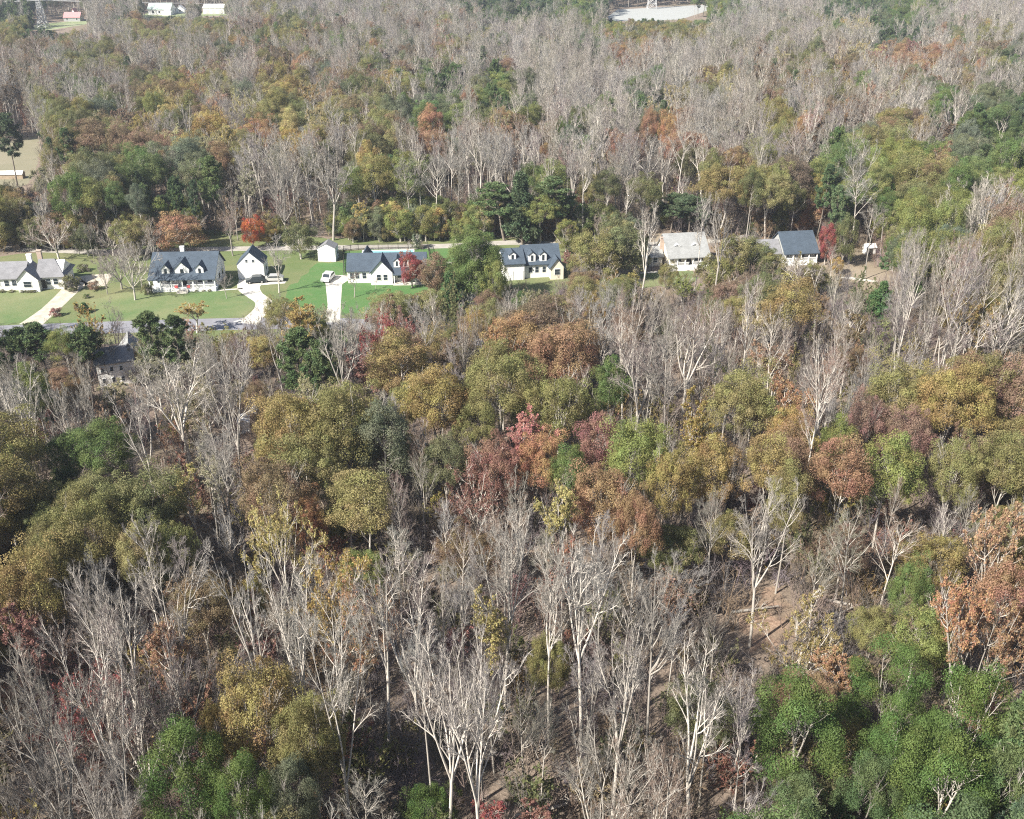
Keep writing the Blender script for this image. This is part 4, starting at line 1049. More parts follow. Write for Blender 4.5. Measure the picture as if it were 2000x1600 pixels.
B(1110, 540, 492, 34, 'sparse', 'dred', 'low reddish tree at the right end of the dormered house')
B(1345, 468, 380, 70, 'pine', 'dpine', 'very dark pine behind the light-roofed house')
B(1310, 455, 378, 60, 'pine', 'dpine', 'dark pine left of the very dark one behind the light-roofed house')
B(1425, 560, 455, 70, 'yard', 'olive', 'olive tree right of the light-roofed house')
B(1462, 545, 460, 70, 'yard', 'dolive', 'dark olive tree left of the dark-roofed house')
B(1610, 518, 432, 34, 'yard', 'red', 'bright red tree touching the dark-roofed house')
B(1643, 520, 412, 45, 'yard', 'dolive', 'tall narrow olive tree right of the bright red tree')
B(1632, 535, 500, 26, 'yard', 'amber', 'small amber bush-like tree below the bright red tree')
B(1690, 545, 390, 45, 'pole', 'grey', 'grey vine-hung bare trunk tree left of the dark gap')
B(1708, 640, 545, 50, 'cedar', 'cedar', 'bright green conifer below the end of the dirt track', 'cedar1')
T(1790, 425, 65, 'leafy', 'lgreen', 'light green tree right of the utility shed')
T(1850, 425, 70, 'leafy', 'lgreen', 'light green tree with pale forked trunk, right of its green twin')
T(575, 618, 85, 'sparse', 'amber', 'golden-topped thin tree at the foot of the bright lawn', 16)
T(545, 650, 60, 'vee', 'grey', 'grey bare tree left of the golden-topped thin tree', 17)
T(610, 640, 60, 'leafy', 'lgreen', 'yellow-green tree right of the golden-topped thin tree', 13)
T(575, 690, 80, 'pine', 'pine', 'dark green pine left of the white V-shaped bare tree', 18)
T(630, 700, 60, 'pine', 'pine', 'second dark green pine hugging the white V-shaped bare tree', 17)
T(1550, 590, 100, 'leafy', 'gold', 'orange-gold tree below the dark-roofed house')
T(1340, 560, 60, 'sparse', 'lgreen', 'yellow-green thin bush-like tree below the light-roofed house', 8)
for cx, cy, w, H, l in [(75, 655, 70, 13, 'dark pine by the street near the left edge'), (35, 665, 60, 12, 'dark pine leftmost of the street-side row'), (160, 662, 60, 13, 'dark pine by the street left of the two-storey house'),
                       (300, 640, 60, 16, 'dark pine in front of the street centre left'), (340, 645, 60, 16, 'dark pine in front of the street below the cape house')]:
    T(cx, cy, w, 'pine', 'pine', l, H)
B(210, 575, 500, 60, 'wide', 'mauve', 'low mauve bare tree beside the turn of the gravel driveway')
B(245, 540, 468, 90, 'wide', 'mauve', 'broad mauve bare tree between ranch house and cape house', 'bare11')
T(120, 670, 60, 'leafy', 'lgreen', 'yellow-green tree between the dark pines by the street', 13)
B(936, 594, 452, 84, 'yard', 'green', 'dense green tree crowded behind the big rounded green tree')
B(915, 588, 470, 70, 'yard', 'green', 'green tree filling the lower left of the big rounded green tree')
B(1478, 556, 480, 62, 'yard', 'dolive', 'dark olive tree left of the grey wing of the dark-roofed house')
B(1578, 580, 505, 46, 'yard', 'olive', 'small olive tree below the deck of the dark-roofed house')
B(1300, 566, 508, 40, 'yard', 'olive', 'small olive tree before the left corner of the light-roofed house')
T(222, 762, 60, 'sparse', 'pale', 'thin straw-leafed tree screening the front of the two-storey house', 10)
T(285, 720, 70, 'vee', 'grey', 'grey bare tree against the right side of the two-storey house', 17)
# --- standouts of the far wood
for a in [(410, 240, 70, 'leafy', 'amber', 'amber tree behind and left of the forked white tree'), (565, 236, 44, 'leafy', 'yellow', 'bright yellow tree in the wood beyond the garden shed'),
          (843, 235, 50, 'leafy', 'orange', 'orange-brown tree at upper centre'), (385, 182, 50, 'sparse', 'yellow', 'faded yellow tree beyond the amber tree'), (300, 208, 45, 'leafy', 'lgreen', 'yellow-green tree left of the faded yellow one'),
          (180, 262, 70, 'leafy', 'brown', 'brown oak beyond the dry field'), (235, 270, 55, 'leafy', 'brown', 'brown oak right of its brown twin beyond the dry field'), (8, 250, 50, 'pine', 'dpine', 'very dark pine at the left edge above the dry field'),
          (255, 132, 22, 'pine', 'dpine', 'small dark green conifer alone in the far left wood'), (256, 170, 28, 'cedar', 'ggreen', 'pale grey-green conical tree in the far left wood'),
          (885, 145, 45, 'pine', 'pine', 'green pine topping the upper centre group'), (870, 165, 60, 'pine', 'pine', 'broad green pine in the upper centre group'), (790, 155, 50, 'pine', 'pine', 'green pine left of the upper centre group'),
          (965, 135, 30, 'pine', 'pine', 'green pine standing right of the upper centre group'), (1960, 245, 80, 'ever', 'pine', 'green evergreen at the right edge, upper part'), (1975, 300, 80, 'leafy', 'green', 'green tree at the right edge below the upper evergreen'),
          (1712, 112, 40, 'leafy', 'yellow', 'yellow-green tree in the far right wood'), (1270, 240, 42, 'leafy', 'rust', 'tan-pink tree in the bare wood right of upper centre'), (1810, 105, 40, 'leafy', 'rust', 'rust tree left in the far right rust stretch'),
          (1850, 110, 45, 'leafy', 'rust', 'rust tree in the middle of the far right rust stretch'), (1895, 120, 45, 'leafy', 'gold', 'golden-rust tree at the right end of the rust stretch'), (1715, 140, 30, 'sparse', 'red', 'dusky red tree under the far yellow-green one'),
          (1190, 80, 22, 'leafy', 'orange', 'small orange-tan tree below the crop field'), (160, 640 - 540, 20, 'leafy', 'lgreen', 'small yellow-green tree near the far left edge')]:
    T(*a)

MAP = [''.join(row.split()) for row in '''
ppvggvpvgg ogvvgnvvpp ppGppppGGv vvpppGGvvv
opgggoogon nonvggvngv gvgGoooggg gvgyppgvog
nngoonngnn nngvogvngv kgvgrgkkgn vonyrrrrop
nngggobrog bbvnobGpgG kkkkkggoyn ngbnvngbvg
ngogonyony oobooGGGgp GkkGgpgkgg ovvnngGgGp
ppboobgyyv gyogobrnvn nnGgggrggg bngpobgpGp
bnnooGgGvg vgvgoGkkkk vkvgvgvngv vgGoGGoGGG
ogGGGpGppg vgGpGkkkkk GGgogogbgo boGGGooGoG
ppGGpGGppg vgGpGkGgGk GGboggoppp gGgvpGGGgn
ppggoonggo GGpGGGpGgo GGoobpGppg obvpgGGGbb
pngooggoog ooogooogoG GoooogGgoo oggoopggbb
googyopgoo oyonvngvog gogvnvvnnn onnggpvnbn
ggpgooygoy yvvgvvgonb obgvvvvvvg yvonggvvbg
pgbbpyyyyg gppvrrongn rnrvvgvvgn nvnogvvvvv
gGbbpgyygn nggronogvo orngvvgvvn nvnovvvvvv
gopgvggggn boobggboob onGovvgvoo nnvobgbobn
ggwgvgvggv ooooogbnoo ooooovvnno onvnorvobb
gnGGGvvvvv oooooovgvr rrnooobong rnoyorvobb
bobGgvgyor rooooggnnr rvGroobnno bonGGovonb
noyooooyvb rrnnonnnnv vvynrrbnoo bnrnGnogob
noooonoonv ynvnonnvnn vvvgnrnnnb oogonnvonv
bboonogggo ygvvnkvgkv kkgkvnkkoo kkvonvvnro
byogogggrg nvvkGogkvn kkgkgkggnk kkkvognrro
byggvovggw wgkngogkgy kkvkvvgkng gkvnoGnrrr
nggvvkvnww wgkgvokvky vgkvkvgkvn nvnooGGnrr
rvonvvrvvg ggkgvgkgkv kgkvvkvovn nonnoooorr
nvvnvvkvvo oovkgvkvkv kgkgvokvgn nonooGoorn
gnvRvnvvoo oookgkkgkv ggkkggvkvn nnGGppGGgn
vnvvrvvvoo oognkvkvgk nkggvkvovn EEEEEEEEpp
vggvrnvppp nonrnvkvgk nkvkovvkvn EEEpEEEEpp
vvvgnpppGG EGngokggkv nvnkvnvvgn EEEEpEEEpp
ggvvgggpgo ognggvgkvn nnvnvkgvvg EpEEEEEEpp
'''.strip().splitlines()]
for i, r_ in enumerate(MAP): assert len(r_) == 40, (i, len(r_))
assert len(MAP) == 32
CODE = dict(
    g=[('pole', 'white', 1.5), ('bare', 'grey', 5), ('bare', 'white', 4), ('bare', 'mauve', 1), ('sparse', 'pale', .5)],
    v=[('bare', 'mauve', 4), ('bare', 'grey', 3), ('bare', 'pinkt', 1), ('bare', 'white', 2.5)],
    n=[('bare', 'brownt', 4), ('sparse', 'brown', 2), ('bare', 'pinkt', 2), ('sparse', 'rust', 1), ('leafy', 'brown', .6)],
    w=[('vee', 'white', 5), ('bare', 'grey', 2)],
    o=[('leafy', 'olive', 5), ('leafy', 'dolive', 2), ('leafy', 'brown', 1.5), ('leafy', 'gold', 1), ('sparse', 'brown', .6), ('bare', 'grey', .8)],
    b=[('leafy', 'gold', 3), ('leafy', 'olive', 3), ('leafy', 'brown', 2), ('sparse', 'gold', .8), ('bare', 'brownt', .6)],
    r=[('leafy', 'rust', 4), ('sparse', 'rust', 2), ('leafy', 'brown', 1.5), ('sparse', 'dred', 1.4), ('bare', 'pinkt', 1.6)],
    R=[('leafy', 'pink', 2), ('leafy', 'dred', 2), ('sparse', 'red', 1.5), ('bare', 'pinkt', 1)],
    k=[('pole', 'white', 5), ('pole', 'grey', 3), ('bare', 'white', 1)],
    y=[('sparse', 'pale', 3), ('sparse', 'yellow', 2), ('leafy', 'amber', 1), ('bare', 'grey', 1.5)],
    G=[('leafy', 'green', 3), ('leafy', 'lgreen', 1.5), ('leafy', 'ggreen', 2), ('pine', 'pine', 1), ('bare', 'grey', .7)],
    p=[('pine', 'pine', 4), ('pine', 'dpine', 2), ('leafy', 'ggreen', 1), ('bare', 'grey', .8)],
    E=[('ever', 'pine', 3), ('pine', 'pine', 1)])
CODE['.'] = CODE['g']
def inpoly(x, y, P):
    c = False; j = len(P) - 1
    for i in range(len(P)):
        if (P[i][1] > y) != (P[j][1] > y) and x < (P[j][0] - P[i][0]) * (y - P[i][1]) / (P[j][1] - P[i][1]) + P[i][0]: c = not c
        j = i
    return c
# open ground (as seen from above, through the photograph's own pixels)
OPEN = [[(-300, 700), (-300, 512), (-10, 503), (70, 496), (165, 488), (300, 481), (388, 478), (402, 462), (455, 462), (470, 472), (640, 472), (900, 466), (960, 466), (1010, 466), (1120, 474), (1240, 478), (1262, 456), (1310, 462), (1400, 478), (1490, 486), (1600, 470), (1625, 512), (1720, 520), (1740, 545), (1700, 562), (1560, 548), (1480, 545), (1400, 540), (1360, 560), (1220, 568), (1100, 560), (1000, 585), (900, 640), (700, 660), (300, 668)],
        [(-500, 425), (-500, 300), (0, 283), (40, 268), (84, 262), (96, 290), (80, 335), (66, 362), (0, 392)],
        [(1170, 43), (1200, 18), (1390, 7), (1384, 24), (1330, 41)], [(56, 61), (66, 45), (110, 41), (180, 37), (170, 50), (92, 63)], [(265, 36), (280, 20), (456, 20), (456, 33), (350, 38)], [(110, 44), (120, 36), (170, 34), (170, 44)],
        [(1425, 1205), (1465, 1150), (1535, 1150), (1555, 1200), (1545, 1270), (1500, 1290), (1435, 1250)]]
# what must stay in sight: (x0, y0, x1, y1, how far away it is)
def dist(px, py): return gp(px, py)[1]
SEE = [(-20, 500, 500, 634, dist(200, 640)), (500, 480, 690, 572, dist(600, 560)), (632, 540, 672, 588, dist(600, 560)), (672, 486, 830, 560, dist(750, 556)), (830, 478, 895, 500, dist(850, 500)), (978, 478, 1085, 545, dist(1030, 545)),
       (1252, 463, 1380, 552, dist(1300, 525)), (1490, 465, 1592, 518, dist(1560, 515)), (1650, 538, 1712, 554, dist(1680, 560)), (212, 690, 258, 738, dist(240, 752)), (470, 824, 488, 842, dist(478, 846)), (1682, 484, 1712, 498, dist(1700, 500)),
       (0, 275, 70, 352, dist(30, 352)), (1190, 12, 1376, 34, dist(1280, 36)), (78, 5, 96, 52, dist(85, 54)), (72, 42, 170, 54, dist(110, 56)), (288, 10, 334, 29, dist(312, 32)), (342, 15, 362, 27, dist(352, 30)), (398, 8, 438, 28, dist(418, 30)),
       (126, 26, 160, 40, dist(141, 44)), (1440, 1160, 1540, 1265, dist(1490, 1270)), (1262, 0, 1286, 16, dist(1273, 20)), (440, 476, 640, 492, dist(500, 495)), (1545, 1290, 1600, 1380, 0), (620, 300, 660, 460, dist(640, 462)), (1465, 1290, 1690, 1350, 30)]
CLX, CLY, _z = gp(1492, 1215)
def blocked(x, y, H, rad, cb):
    bx, by, dep = proj(x, y, 0)
    ux, uy = x - CLX, y - CLY                      # the clearing lies in the sun
    al, ac = -(ux * .78 + uy * .62), abs(ux * .62 - uy * .78)
    if -2 < al < 20 and ac < 4.2 and H > al * .9: return True
    if any(inpoly(bx, by, P) for P in OPEN): return True
    tx, ty, d2 = proj(x, y, H); cx_, cyb, d3 = proj(x, y, H * cb)
    w = F * rad / d2
    for x0, y0, x1, y1, dd in SEE:
        if y < dd and cx_ + w > x0 and cx_ - w < x1 and ty < y1 and cyb > y0: return True
        if y < dd and bx + 3 > x0 and bx - 3 < x1 and ty < y1 and by > y0: return True
    return False
for h_ in HAND:
    v, x, y, sxy, sz, pool, tint, label, (px_, py_), r = h_
    w_ = F * r * sxy / proj(x, y, 12)[2]
    if w_ > 14 and y < 330: SEE.append((px_ - .36 * w_, py_ - .45 * w_, px_ + .36 * w_, py_ + .25 * w_, y - .5))
CB = dict(bare=.42, pole=.45, vee=.36, wide=.3, sparse=.36, leafy=.34, ever=.28, pine=.42, cedar=0, round=0, yard=.1)
NATH = {k: v[1] for k, v in SIZE.items()}
counts = {}
items = []
for v, x, y, sxy, sz, pool, tint, label, pp, r in HAND:
    PLACED.append((x, y, sxy * r))
    nm = kindname(pool, tint); counts[nm] = counts.get(nm, 0) + 1
    if pool == 'round' and (label.startswith('small grey-green')): nm = 'green_tree'
    o = put(v, x, y, sxy, sz, RN.uniform(0, 6.28), jit(TINT[tint], .05), label, nm, {'clipped dark round': 'clipped shrubs before the blue-roofed house', 'low clipped shrub along the cape': 'clipped shrubs along the cape house', 'low clipped shrub along the ranch': 'clipped shrubs along the ranch house'}.get(next((k for k in ('clipped dark round', 'low clipped shrub along the cape', 'low clipped shrub along the ranch') if label.startswith(k)), '')))
# the rest of the wood
GRID = {}
for i, (x, y, r) in enumerate(PLACED): GRID.setdefault((int(x // 12), int(y // 12)), []).append((x, y, r))
def crowded(x, y, r, f=.62):
    gx, gy = int(x // 12), int(y // 12)
    for a in (-1, 0, 1):
        for b in (-1, 0, 1):
            for X, Y, Rr in GRID.get((gx + a, gy + b), ()):
                if (X - x) ** 2 + (Y - y) ** 2 < (f * (r + Rr)) ** 2: return True
    return False
FILL = []
y = 34.0
while y < 1120:
    s = 5.1 if y < 190 else 6.0 + min(.8, y / 900)
    half = .56 * y + 32
    for kx in range(int(2 * half / s)):
        x = -half + kx * s + RN.uniform(-.42, .42) * s; yy = y + RN.uniform(-.42, .42) * s
        hc = 14.0
        cx_, cy_, dep = proj(x, yy, hc)
        jx, jy = cx_ + RN.gauss(0, 14), cy_ + RN.gauss(0, 10 if cy_ > 300 else 4)
        cell = MAP[min(31, max(0, int(jy // 50)))][min(39, max(0, int(jx // 50)))]
        opts = CODE[cell]
        t_ = RN.uniform(0, sum(o[2] for o in opts))
        for pool, tint, wt in opts:
            t_ -= wt
            if t_ <= 0: break
        if yy > 260 and cell in 'gvn' and RN.random() < (.26 if cx_ < 1000 else .08): pool, tint = RN.choice([('leafy', 'brown'), ('leafy', 'dolive'), ('sparse', 'brown'), ('leafy', 'olive'), ('leafy', 'rust'), ('sparse', 'pale'), ('leafy', 'ggreen')])
        if yy > 330 and tint in ('pinkt', 'brownt', 'mauve') and RN.random() < .6: tint = 'grey'
        if yy < 200 and pool == 'bare' and RN.random() < .45: pool = 'pole'
        if yy > 330 and cell in 'gvn' and RN.random() < .09: pool, tint = RN.choice([('pine', 'pine'), ('leafy', 'ggreen'), ('leafy', 'green'), ('leafy', 'dolive')])
        v = RN.choice(POOL[pool]); r, zt, zm = SIZE[v]
        H = RN.uniform(15.5, 23) if pool in ('leafy', 'ever', 'sparse') else (RN.uniform(*((25, 31) if yy < 170 else (21, 28))) if RN.random() < .74 else RN.uniform(11, 19))
        if pool == 'pine': H = RN.uniform(14, 22)
        sz = H / zt; sxy = RN.uniform(.66, 1.0) * ((.70 if yy < 200 else .9) if pool in ('bare', 'pole', 'vee', 'wide') else 1.0) * (H / 22 if H < 18 else 1)
        if crowded(x, yy, r * sxy): continue
        if blocked(x, yy, H, r * sxy, CB[pool]):
            H *= .6; sz *= .6; sxy *= .7
            if blocked(x, yy, H, r * sxy, CB[pool]): continue
        if x * x + yy * yy < 900: continue
        FILL.append((v, x, yy, sxy, sz, RN.uniform(0, 6.28), pool, tint, (cx_, cy_), H, r))
    y += s * .95
for (xa, ya), (xb, yb), n, opts in [((0, 488), (170, 470), 9, 'ppGo'), ((160, 506), (312, 502), 13, 'nnov'), ((1100, 496), (1285, 490), 14, 'oGon'), ((205, 540), (290, 530), 5, 'nvn'), ((60, 482), (390, 474), 44, 'GpGoon'), ((60, 462), (400, 448), 30, 'GpGopn'), ((470, 466), (640, 466), 14, 'nGvno'), ((645, 468), (960, 463), 62, 'GGoyGGbG'), ((650, 452), (990, 447), 36, 'GoGy'), ((1000, 458), (1250, 462), 16, 'oGpn'),
                               ((1260, 445), (1480, 470), 18, 'nopG'), ((1480, 462), (1600, 460), 9, 'onvr'), ((1720, 515), (2000, 470), 22, 'GGob'), ((1720, 470), (2000, 430), 20, 'Gpog'), ((850, 590), (1250, 575), 24, 'nobgoy'), ((1380, 545), (1540, 540), 11, 'ongo'), ((1250, 590), (1700, 580), 16, 'nnob'),
                               ((520, 640), (860, 640), 16, 'nogoy'), ((0, 690), (520, 680), 26, 'pGgoG')]:
    for i in range(n):
        t = (i + RN.uniform(-.4, .4)) / n
        px_, py_ = xa + (xb - xa) * t, ya + (yb - ya) * t + RN.uniform(-8, 8)
        x, yy, _ = gp(px_, py_)
        pool, tint, _w = RN.choice(CODE[RN.choice(opts)][:3]); pool = 'yard' if pool == 'leafy' else pool; v = RN.choice(POOL[pool]); r, zt, zm = SIZE[v]
        H = RN.uniform(5, 10.5) * (1.2 if pool in ('bare', 'pine') else 1); sxy = H / zt * RN.uniform(.8, 1.1)
        if any(cx1 + 4 > px_ - F * r * sxy / yy * .7 and cx0 - 4 < px_ + F * r * sxy / yy * .7 and yy < dd and proj(x, yy, H)[1] < y1_ and py_ > y0_ for cx0, y0_, cx1, y1_, dd in SEE): continue
        if crowded(x, yy, r * sxy * .5, .4): continue
        h_ = proj(x, yy, H * .6)
        FILL.append((v, x, yy, sxy, H / zt, RN.uniform(0, 6.28), pool, tint, (h_[0], h_[1]), H, r))
for px_, py_, L_, az, l in [(1625, 1215, 9, .5, 'grey fallen log in the dark hollow right of the leafy clearing'), (1668, 1188, 7, -.4, 'short fallen log leaning across the dark hollow'), (1475, 1196, 6, .1, 'thin pale fallen log lying across the leafy clearing'),
                       (1085, 1585, 8, .2, 'pale fallen log near the bottom edge at centre'), (1010, 1478, 7, .1, 'white fallen branch right of the white trunk cluster'), (1350, 1500, 8, 1.1, 'fallen log below the fan-crowned bare tree')]:
    rg_ = np.random.default_rng(int(px_)); x, yy, _ = gp(px_, py_)
    st = Br(np.array([[-L_ / 2, 0, .25]]), np.array([[1, .06, .03]]), np.array([float(L_)]), np.array([.24]), np.array([.09]), np.zeros(1), rg_.normal(size=(1, 3)) * .01)
    bs = spawn(rg_, st, 7, .35, 1, 30, 60, .3, .4, .1, .05); b2 = spawn(rg_, bs, 3, .3, 1, 30, 60, .5, .5, 0, .05)
    o = link(bpy.data.objects.new('fallen_log', quads_mesh('fallen_log', [(*st.mesh(6, 8), 0), (*bs.mesh(2, 4), 0), (*b2.mesh(1, 3), 0)], [M['bark']], smooth=True)))
    o.location = (x, yy, 0); o.rotation_euler.z = az; tag(o, l, 'fallen log', 'fallen logs on the floor of the wood')
# landmarks that name where a tree of the wood stands
LM = [((45, 1145), 'the yellow-green oak at left'), ((165, 1020), 'the broad olive oak'), ((200, 870), 'the fresh green tree'), ((535, 955), 'the rounded brown oak'), ((600, 830), 'the big olive domes'), ((850, 775), 'the golden-brown dome'),
      ((975, 735), 'the central olive dome'), ((1105, 675), 'the rust-gold oak'), ((1037, 850), 'the pink-red tree'), ((1250, 885), 'the yellow-green dome'), ((1190, 980), 'the rust-orange oak'), ((1450, 780), 'the olive-gold oak'),
      ((1870, 775), 'the golden dome'), ((1735, 835), 'the dusty pink crowns'), ((1640, 915), 'the salmon-rust tree'), ((1490, 1210), 'the leafy clearing'), ((1885, 1190), 'the orange-brown tree'), ((1562, 1425), 'the big evergreen'),
      ((355, 1515), 'the bottom left evergreen'), ((505, 1375), 'the yellow-olive oak'), ((860, 1400), 'the white trunk cluster'), ((1150, 1130), 'the tallest white bare tree'), ((250, 1370), 'the mauve bare thicket'), ((648, 1170), 'the yellow-orange tree'),
      ((235, 715), 'the two-storey house'), ((672, 650), 'the white V-shaped tree'), ((350, 735), 'the big yellow-topped bare tree'), ((1300, 690), 'the mauve stand'), ((62, 540), 'the ranch house'), ((363, 530), 'the cape house'), ((493, 520), 'the white garage'),
      ((639, 490), 'the garden shed'), ((752, 520), 'the blue-roofed house'), ((930, 510), 'the big rounded green tree'), ((1036, 510), 'the dormered house'), ((1339, 490), 'the light-roofed house'), ((1550, 490), 'the dark-roofed house'), ((1700, 490), 'the utility shed'),
      ((1800, 640), 'the tall mauve bare trees'), ((1820, 430), 'the light green pair'), ((30, 320), 'the dry field'), ((410, 240), 'the amber tree'), ((565, 236), 'the bright yellow tree'), ((843, 235), 'the orange-brown tree'), ((870, 155), 'the upper pine group'), ((1270, 240), 'the tan-pink tree'),
      ((1660, 215), 'the whitish far bare tree'), ((1960, 245), 'the right edge evergreen'), ((1390, 1340), 'the fan-crowned bare tree'), ((960, 1560), 'the low red tree'), ((1180, 1500), 'the wide grey bare tree'), ((655, 1290), 'the crooked white tree'), ((1960, 900), 'the right edge olive oak'), ((80, 1540), 'the bottom left corner tree')]
def where(px, py):
    d, (lx, ly), nm = min((((px - a[0]) ** 2 + ((py - a[1]) * 1.3) ** 2), a, n) for a, n in LM)
    dx, dy = px - lx, py - ly; far = math.sqrt(d)
    near = 'just ' if far < 60 else ('' if far < 130 else 'well ')
    hx = 'left' if dx < 0 else 'right'
    if abs(dx) > 2.2 * abs(dy): return near + hx + ' of ' + nm
    vy = 'beyond' if dy < 0 else 'in front of'
    if abs(dy) > 2.2 * abs(dx): return near + vy + ' ' + nm
    return near + vy + ' ' + nm + ' to its ' + hx
FILL.sort(key=lambda f: f[2])
rest = []
used = {}
from collections import Counter
seen = []
for f in FILL:
    v, x, yy, sxy, sz, rot, pool, tint, (cx_, cy_), H, r = f
    nm = kindname(pool, tint)
    w = F * r * sxy / proj(x, yy, H)[2]
    bx, by, _ = proj(x, yy, H); inside = -w * .5 < cx_ < 2000 + w * .5 and by < 1600 and cy_ > -5
    if inside and counts.get(nm, 0) < 300 and yy < 420:
        counts[nm] = counts.get(nm, 0) + 1
        seen.append((f, nm, '%s %s %s' % (WORDS[tint], {'bare_tree': 'tree', 'oak_tree': 'oak', 'maple_tree': 'tree', 'poplar_tree': 'tree', 'green_tree': 'tree', 'pine_tree': 'pine', 'evergreen_tree': 'tree', 'cedar_tree': 'cedar', 'shrub': 'shrub'}[nm], where(cx_, cy_))))
    else: rest.append((f, nm))
# trees that would share a label are told apart by size, then by their place among the like
by = {}
for i, s_ in enumerate(seen): by.setdefault(s_[2], []).append(i)
final = {}
for lab, ids in by.items():
    if len(lab.split()) > 16: lab = lab.replace(' leafed', '').replace(' thinly', '').replace('well ', '')
    if len(ids) == 1: final[ids[0]] = lab; continue
    ids.sort(key=lambda i: seen[i][0][8][0])
    words_n = len(lab.split())
    for j, i in enumerate(ids):
        n = len(ids); o = ['leftmost'] + [q + ' from left' for q in 'second third fourth fifth sixth seventh eighth ninth tenth eleventh twelfth'.split()]
        t = 'leftmost' if j == 0 else 'rightmost' if j == n - 1 else ('middle one' if n == 3 else (o[j] if j < 12 else None))
        if t and words_n + len(t.split()) > 16: lab = lab.replace(' well ', ' ').replace('leafless ', '').replace('nearly ', '').replace(' leafed', '').replace(' thinly', ''); words_n = len(lab.split())
        if words_n > 16: lab = ' '.join(lab.replace(' leafed', '').replace('thinly leafed ', '').split()[:16])
        final[i] = lab + (', ' + t if t and words_n + len(t.split()) <= 16 else '')
for i, (f, nm, lab) in enumerate(seen):
    v, x, yy, sxy, sz, rot, pool, tint, pp, H, r = f
    put(v, x, yy, sxy, sz, rot, jit(TINT[tint], .16), final[i], nm)

# the far wood, one object for each kind: copies of the same trees, too many to count
def scatter(name, variants, pts, label):
    """variants: list of lists of meshes; pts: (variant index, x, y, z, sxy, sz, rot, tint)"""
    me = bpy.data.meshes.new(name)
    me.vertices.add(len(pts)); me.vertices.foreach_set('co', np.array([(p[1], p[2], p[3]) for p in pts], dtype=np.float32).ravel())
    a = me.attributes.new('pick', 'INT', 'POINT'); a.data.foreach_set('value', np.array([p[0] for p in pts], dtype=np.int32))
    a = me.attributes.new('size', 'FLOAT_VECTOR', 'POINT'); a.data.foreach_set('vector', np.array([(p[4], p[4], p[5]) for p in pts], dtype=np.float32).ravel())
    a = me.attributes.new('turn', 'FLOAT_VECTOR', 'POINT'); a.data.foreach_set('vector', np.array([(0, 0, p[6]) for p in pts], dtype=np.float32).ravel())
    a = me.attributes.new('tint', 'FLOAT_COLOR', 'POINT'); a.data.foreach_set('color', np.array([(*p[7], 1) for p in pts], dtype=np.float32).ravel())
    o = link(bpy.data.objects.new(name, me)); tag(o, label, None, None, 'stuff')
    ng = bpy.data.node_groups.new(name, 'GeometryNodeTree')
    ng.interface.new_socket('Geometry', in_out='INPUT', socket_type='NodeSocketGeometry'); ng.interface.new_socket('Geometry', in_out='OUTPUT', socket_type='NodeSocketGeometry')
    N, L = ng.nodes, ng.links
    gi, go, J = N.new('NodeGroupInput'), N.new('NodeGroupOutput'), N.new('GeometryNodeJoinGeometry')
    def attr(nm, typ):
        n = N.new('GeometryNodeInputNamedAttribute'); n.data_type = typ; n.inputs[0].default_value = nm; return n.outputs[0]
    ap, asz, at = attr('pick', 'INT'), attr('size', 'FLOAT_VECTOR'), attr('turn', 'FLOAT_VECTOR')
    for i, ms in enumerate(variants):
        j = N.new('GeometryNodeJoinGeometry')
        for m_ in ms:
            src = bpy.data.objects.get('src_' + m_.name) or bpy.data.objects.new('src_' + m_.name, m_)
            oi = N.new('GeometryNodeObjectInfo'); oi.inputs['Object'].default_value = src; L.new(oi.outputs['Geometry'], j.inputs[0])
        g = N.new('GeometryNodeGeometryToInstance'); L.new(j.outputs[0], g.inputs[0])
        ip = N.new('GeometryNodeInstanceOnPoints'); cmp_ = N.new('FunctionNodeCompare'); cmp_.data_type = 'INT'; cmp_.operation = 'EQUAL'
        ci = [s for s in cmp_.inputs if s.type == 'INT']
        L.new(ap, ci[0]); ci[1].default_value = i
        L.new(cmp_.outputs[0], ip.inputs['Selection']); L.new(gi.outputs[0], ip.inputs['Points']); L.new(g.outputs[0], ip.inputs['Instance'])
        L.new(at, ip.inputs['Rotation']); L.new(asz, ip.inputs['Scale']); L.new(ip.outputs[0], J.inputs[0])
    L.new(J.outputs[0], go.inputs[0])
    o.modifiers.new('copies', 'NODES').node_group = ng
    return o
byk = {}
for f, nm in rest: byk.setdefault(nm, []).append(f)
SN = dict(bare_tree=('far_bare_woods', 'leafless grey wood stretching to the top of the picture'), oak_tree=('far_oak_woods', 'brown and olive oaks scattered through the far wood'), maple_tree=('far_maple_woods', 'reddish crowns scattered through the far wood'),
          poplar_tree=('far_poplar_woods', 'thin yellow crowns scattered through the far wood'), green_tree=('far_green_woods', 'green leafed crowns scattered through the far wood'), pine_tree=('far_pine_woods', 'dark pines scattered through the far wood'), evergreen_tree=('evergreen_woods', 'evergreens just outside the lower corner'))
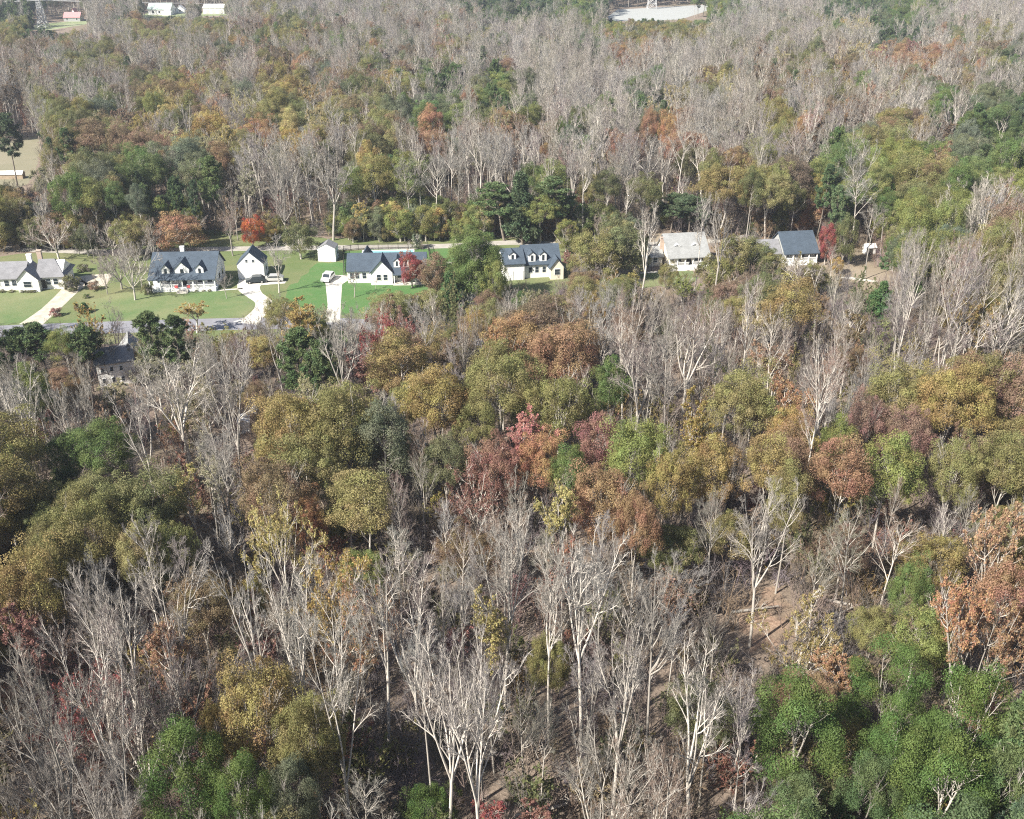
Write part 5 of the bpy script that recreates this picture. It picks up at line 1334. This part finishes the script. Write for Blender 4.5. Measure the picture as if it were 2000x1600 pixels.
for nm, fs in byk.items():
    vs = sorted({f[0] for f in fs}); ix = {v: i for i, v in enumerate(vs)}
    scatter(SN[nm][0], [PROTO[v] for v in vs], [(ix[f[0]], f[1], f[2], -.1, f[3], f[4], f[5], jit(TINT[f[7]], .16)) for f in fs], SN[nm][1])
# undergrowth
pts = []
y = 36.0
while y < 520:
    s = 2.7 + y / 160; half = .56 * y + 20
    for kx in range(int(2 * half / s)):
        x = -half + kx * s + RN.uniform(-.5, .5) * s; yy = y + RN.uniform(-.5, .5) * s
        bx, by_, _ = proj(x, yy, 0)
        if any(inpoly(bx, by_, P) for P in OPEN) and not (RN.random() < 0): continue
        if any(a < bx < c and by_ > b and proj(x, yy, 5)[1] < d and yy < e for a, b, c, d, e in SEE): continue
        k = RN.random(); vi = RN.choice((0, 1, 2)) if k < .8 else RN.choice((3, 4))
        t = RN.choice((TINT['mauve'], TINT['brownt'], TINT['darkt'], TINT['darkt'])) if vi < 3 else RN.choice((TINT['dolive'], TINT['brown'], TINT['olive'], TINT['gold'], TINT['dred']))
        sc = RN.uniform(.6, 1.8)
        pts.append((vi, x, yy, -.05, sc, sc * RN.uniform(.8, 1.2), RN.uniform(0, 6.28), jit(t, .2)))
    y += s
scatter('undergrowth', [[b] for b in BRUSH], pts, 'low twiggy undergrowth on the floor of the wood')
print('trees', len(HAND), len(seen), len(rest), 'brush', len(pts), counts, 'labels', len(set(final.values())))

# ------------------------------------------------------------------ the air
hz = boxes('haze', [(-1500, 1500, -300, 1500, -1.5, 85)], 'ground')
hz.data.materials.clear()
k = bpy.data.materials.new('haze_air'); k.use_nodes = True
k.node_tree.nodes.remove(k.node_tree.nodes['Principled BSDF'])
vp = k.node_tree.nodes.new('ShaderNodeVolumePrincipled')
vp.inputs['Color'].default_value = (.80, .88, 1, 1); vp.inputs['Density'].default_value = .00016; vp.inputs['Anisotropy'].default_value = .2
k.node_tree.links.new(vp.outputs[0], k.node_tree.nodes['Material Output'].inputs['Volume'])
hz.data.materials.append(k)
tag(hz, 'thin pale haze over the whole wood', None, None, 'stuff')
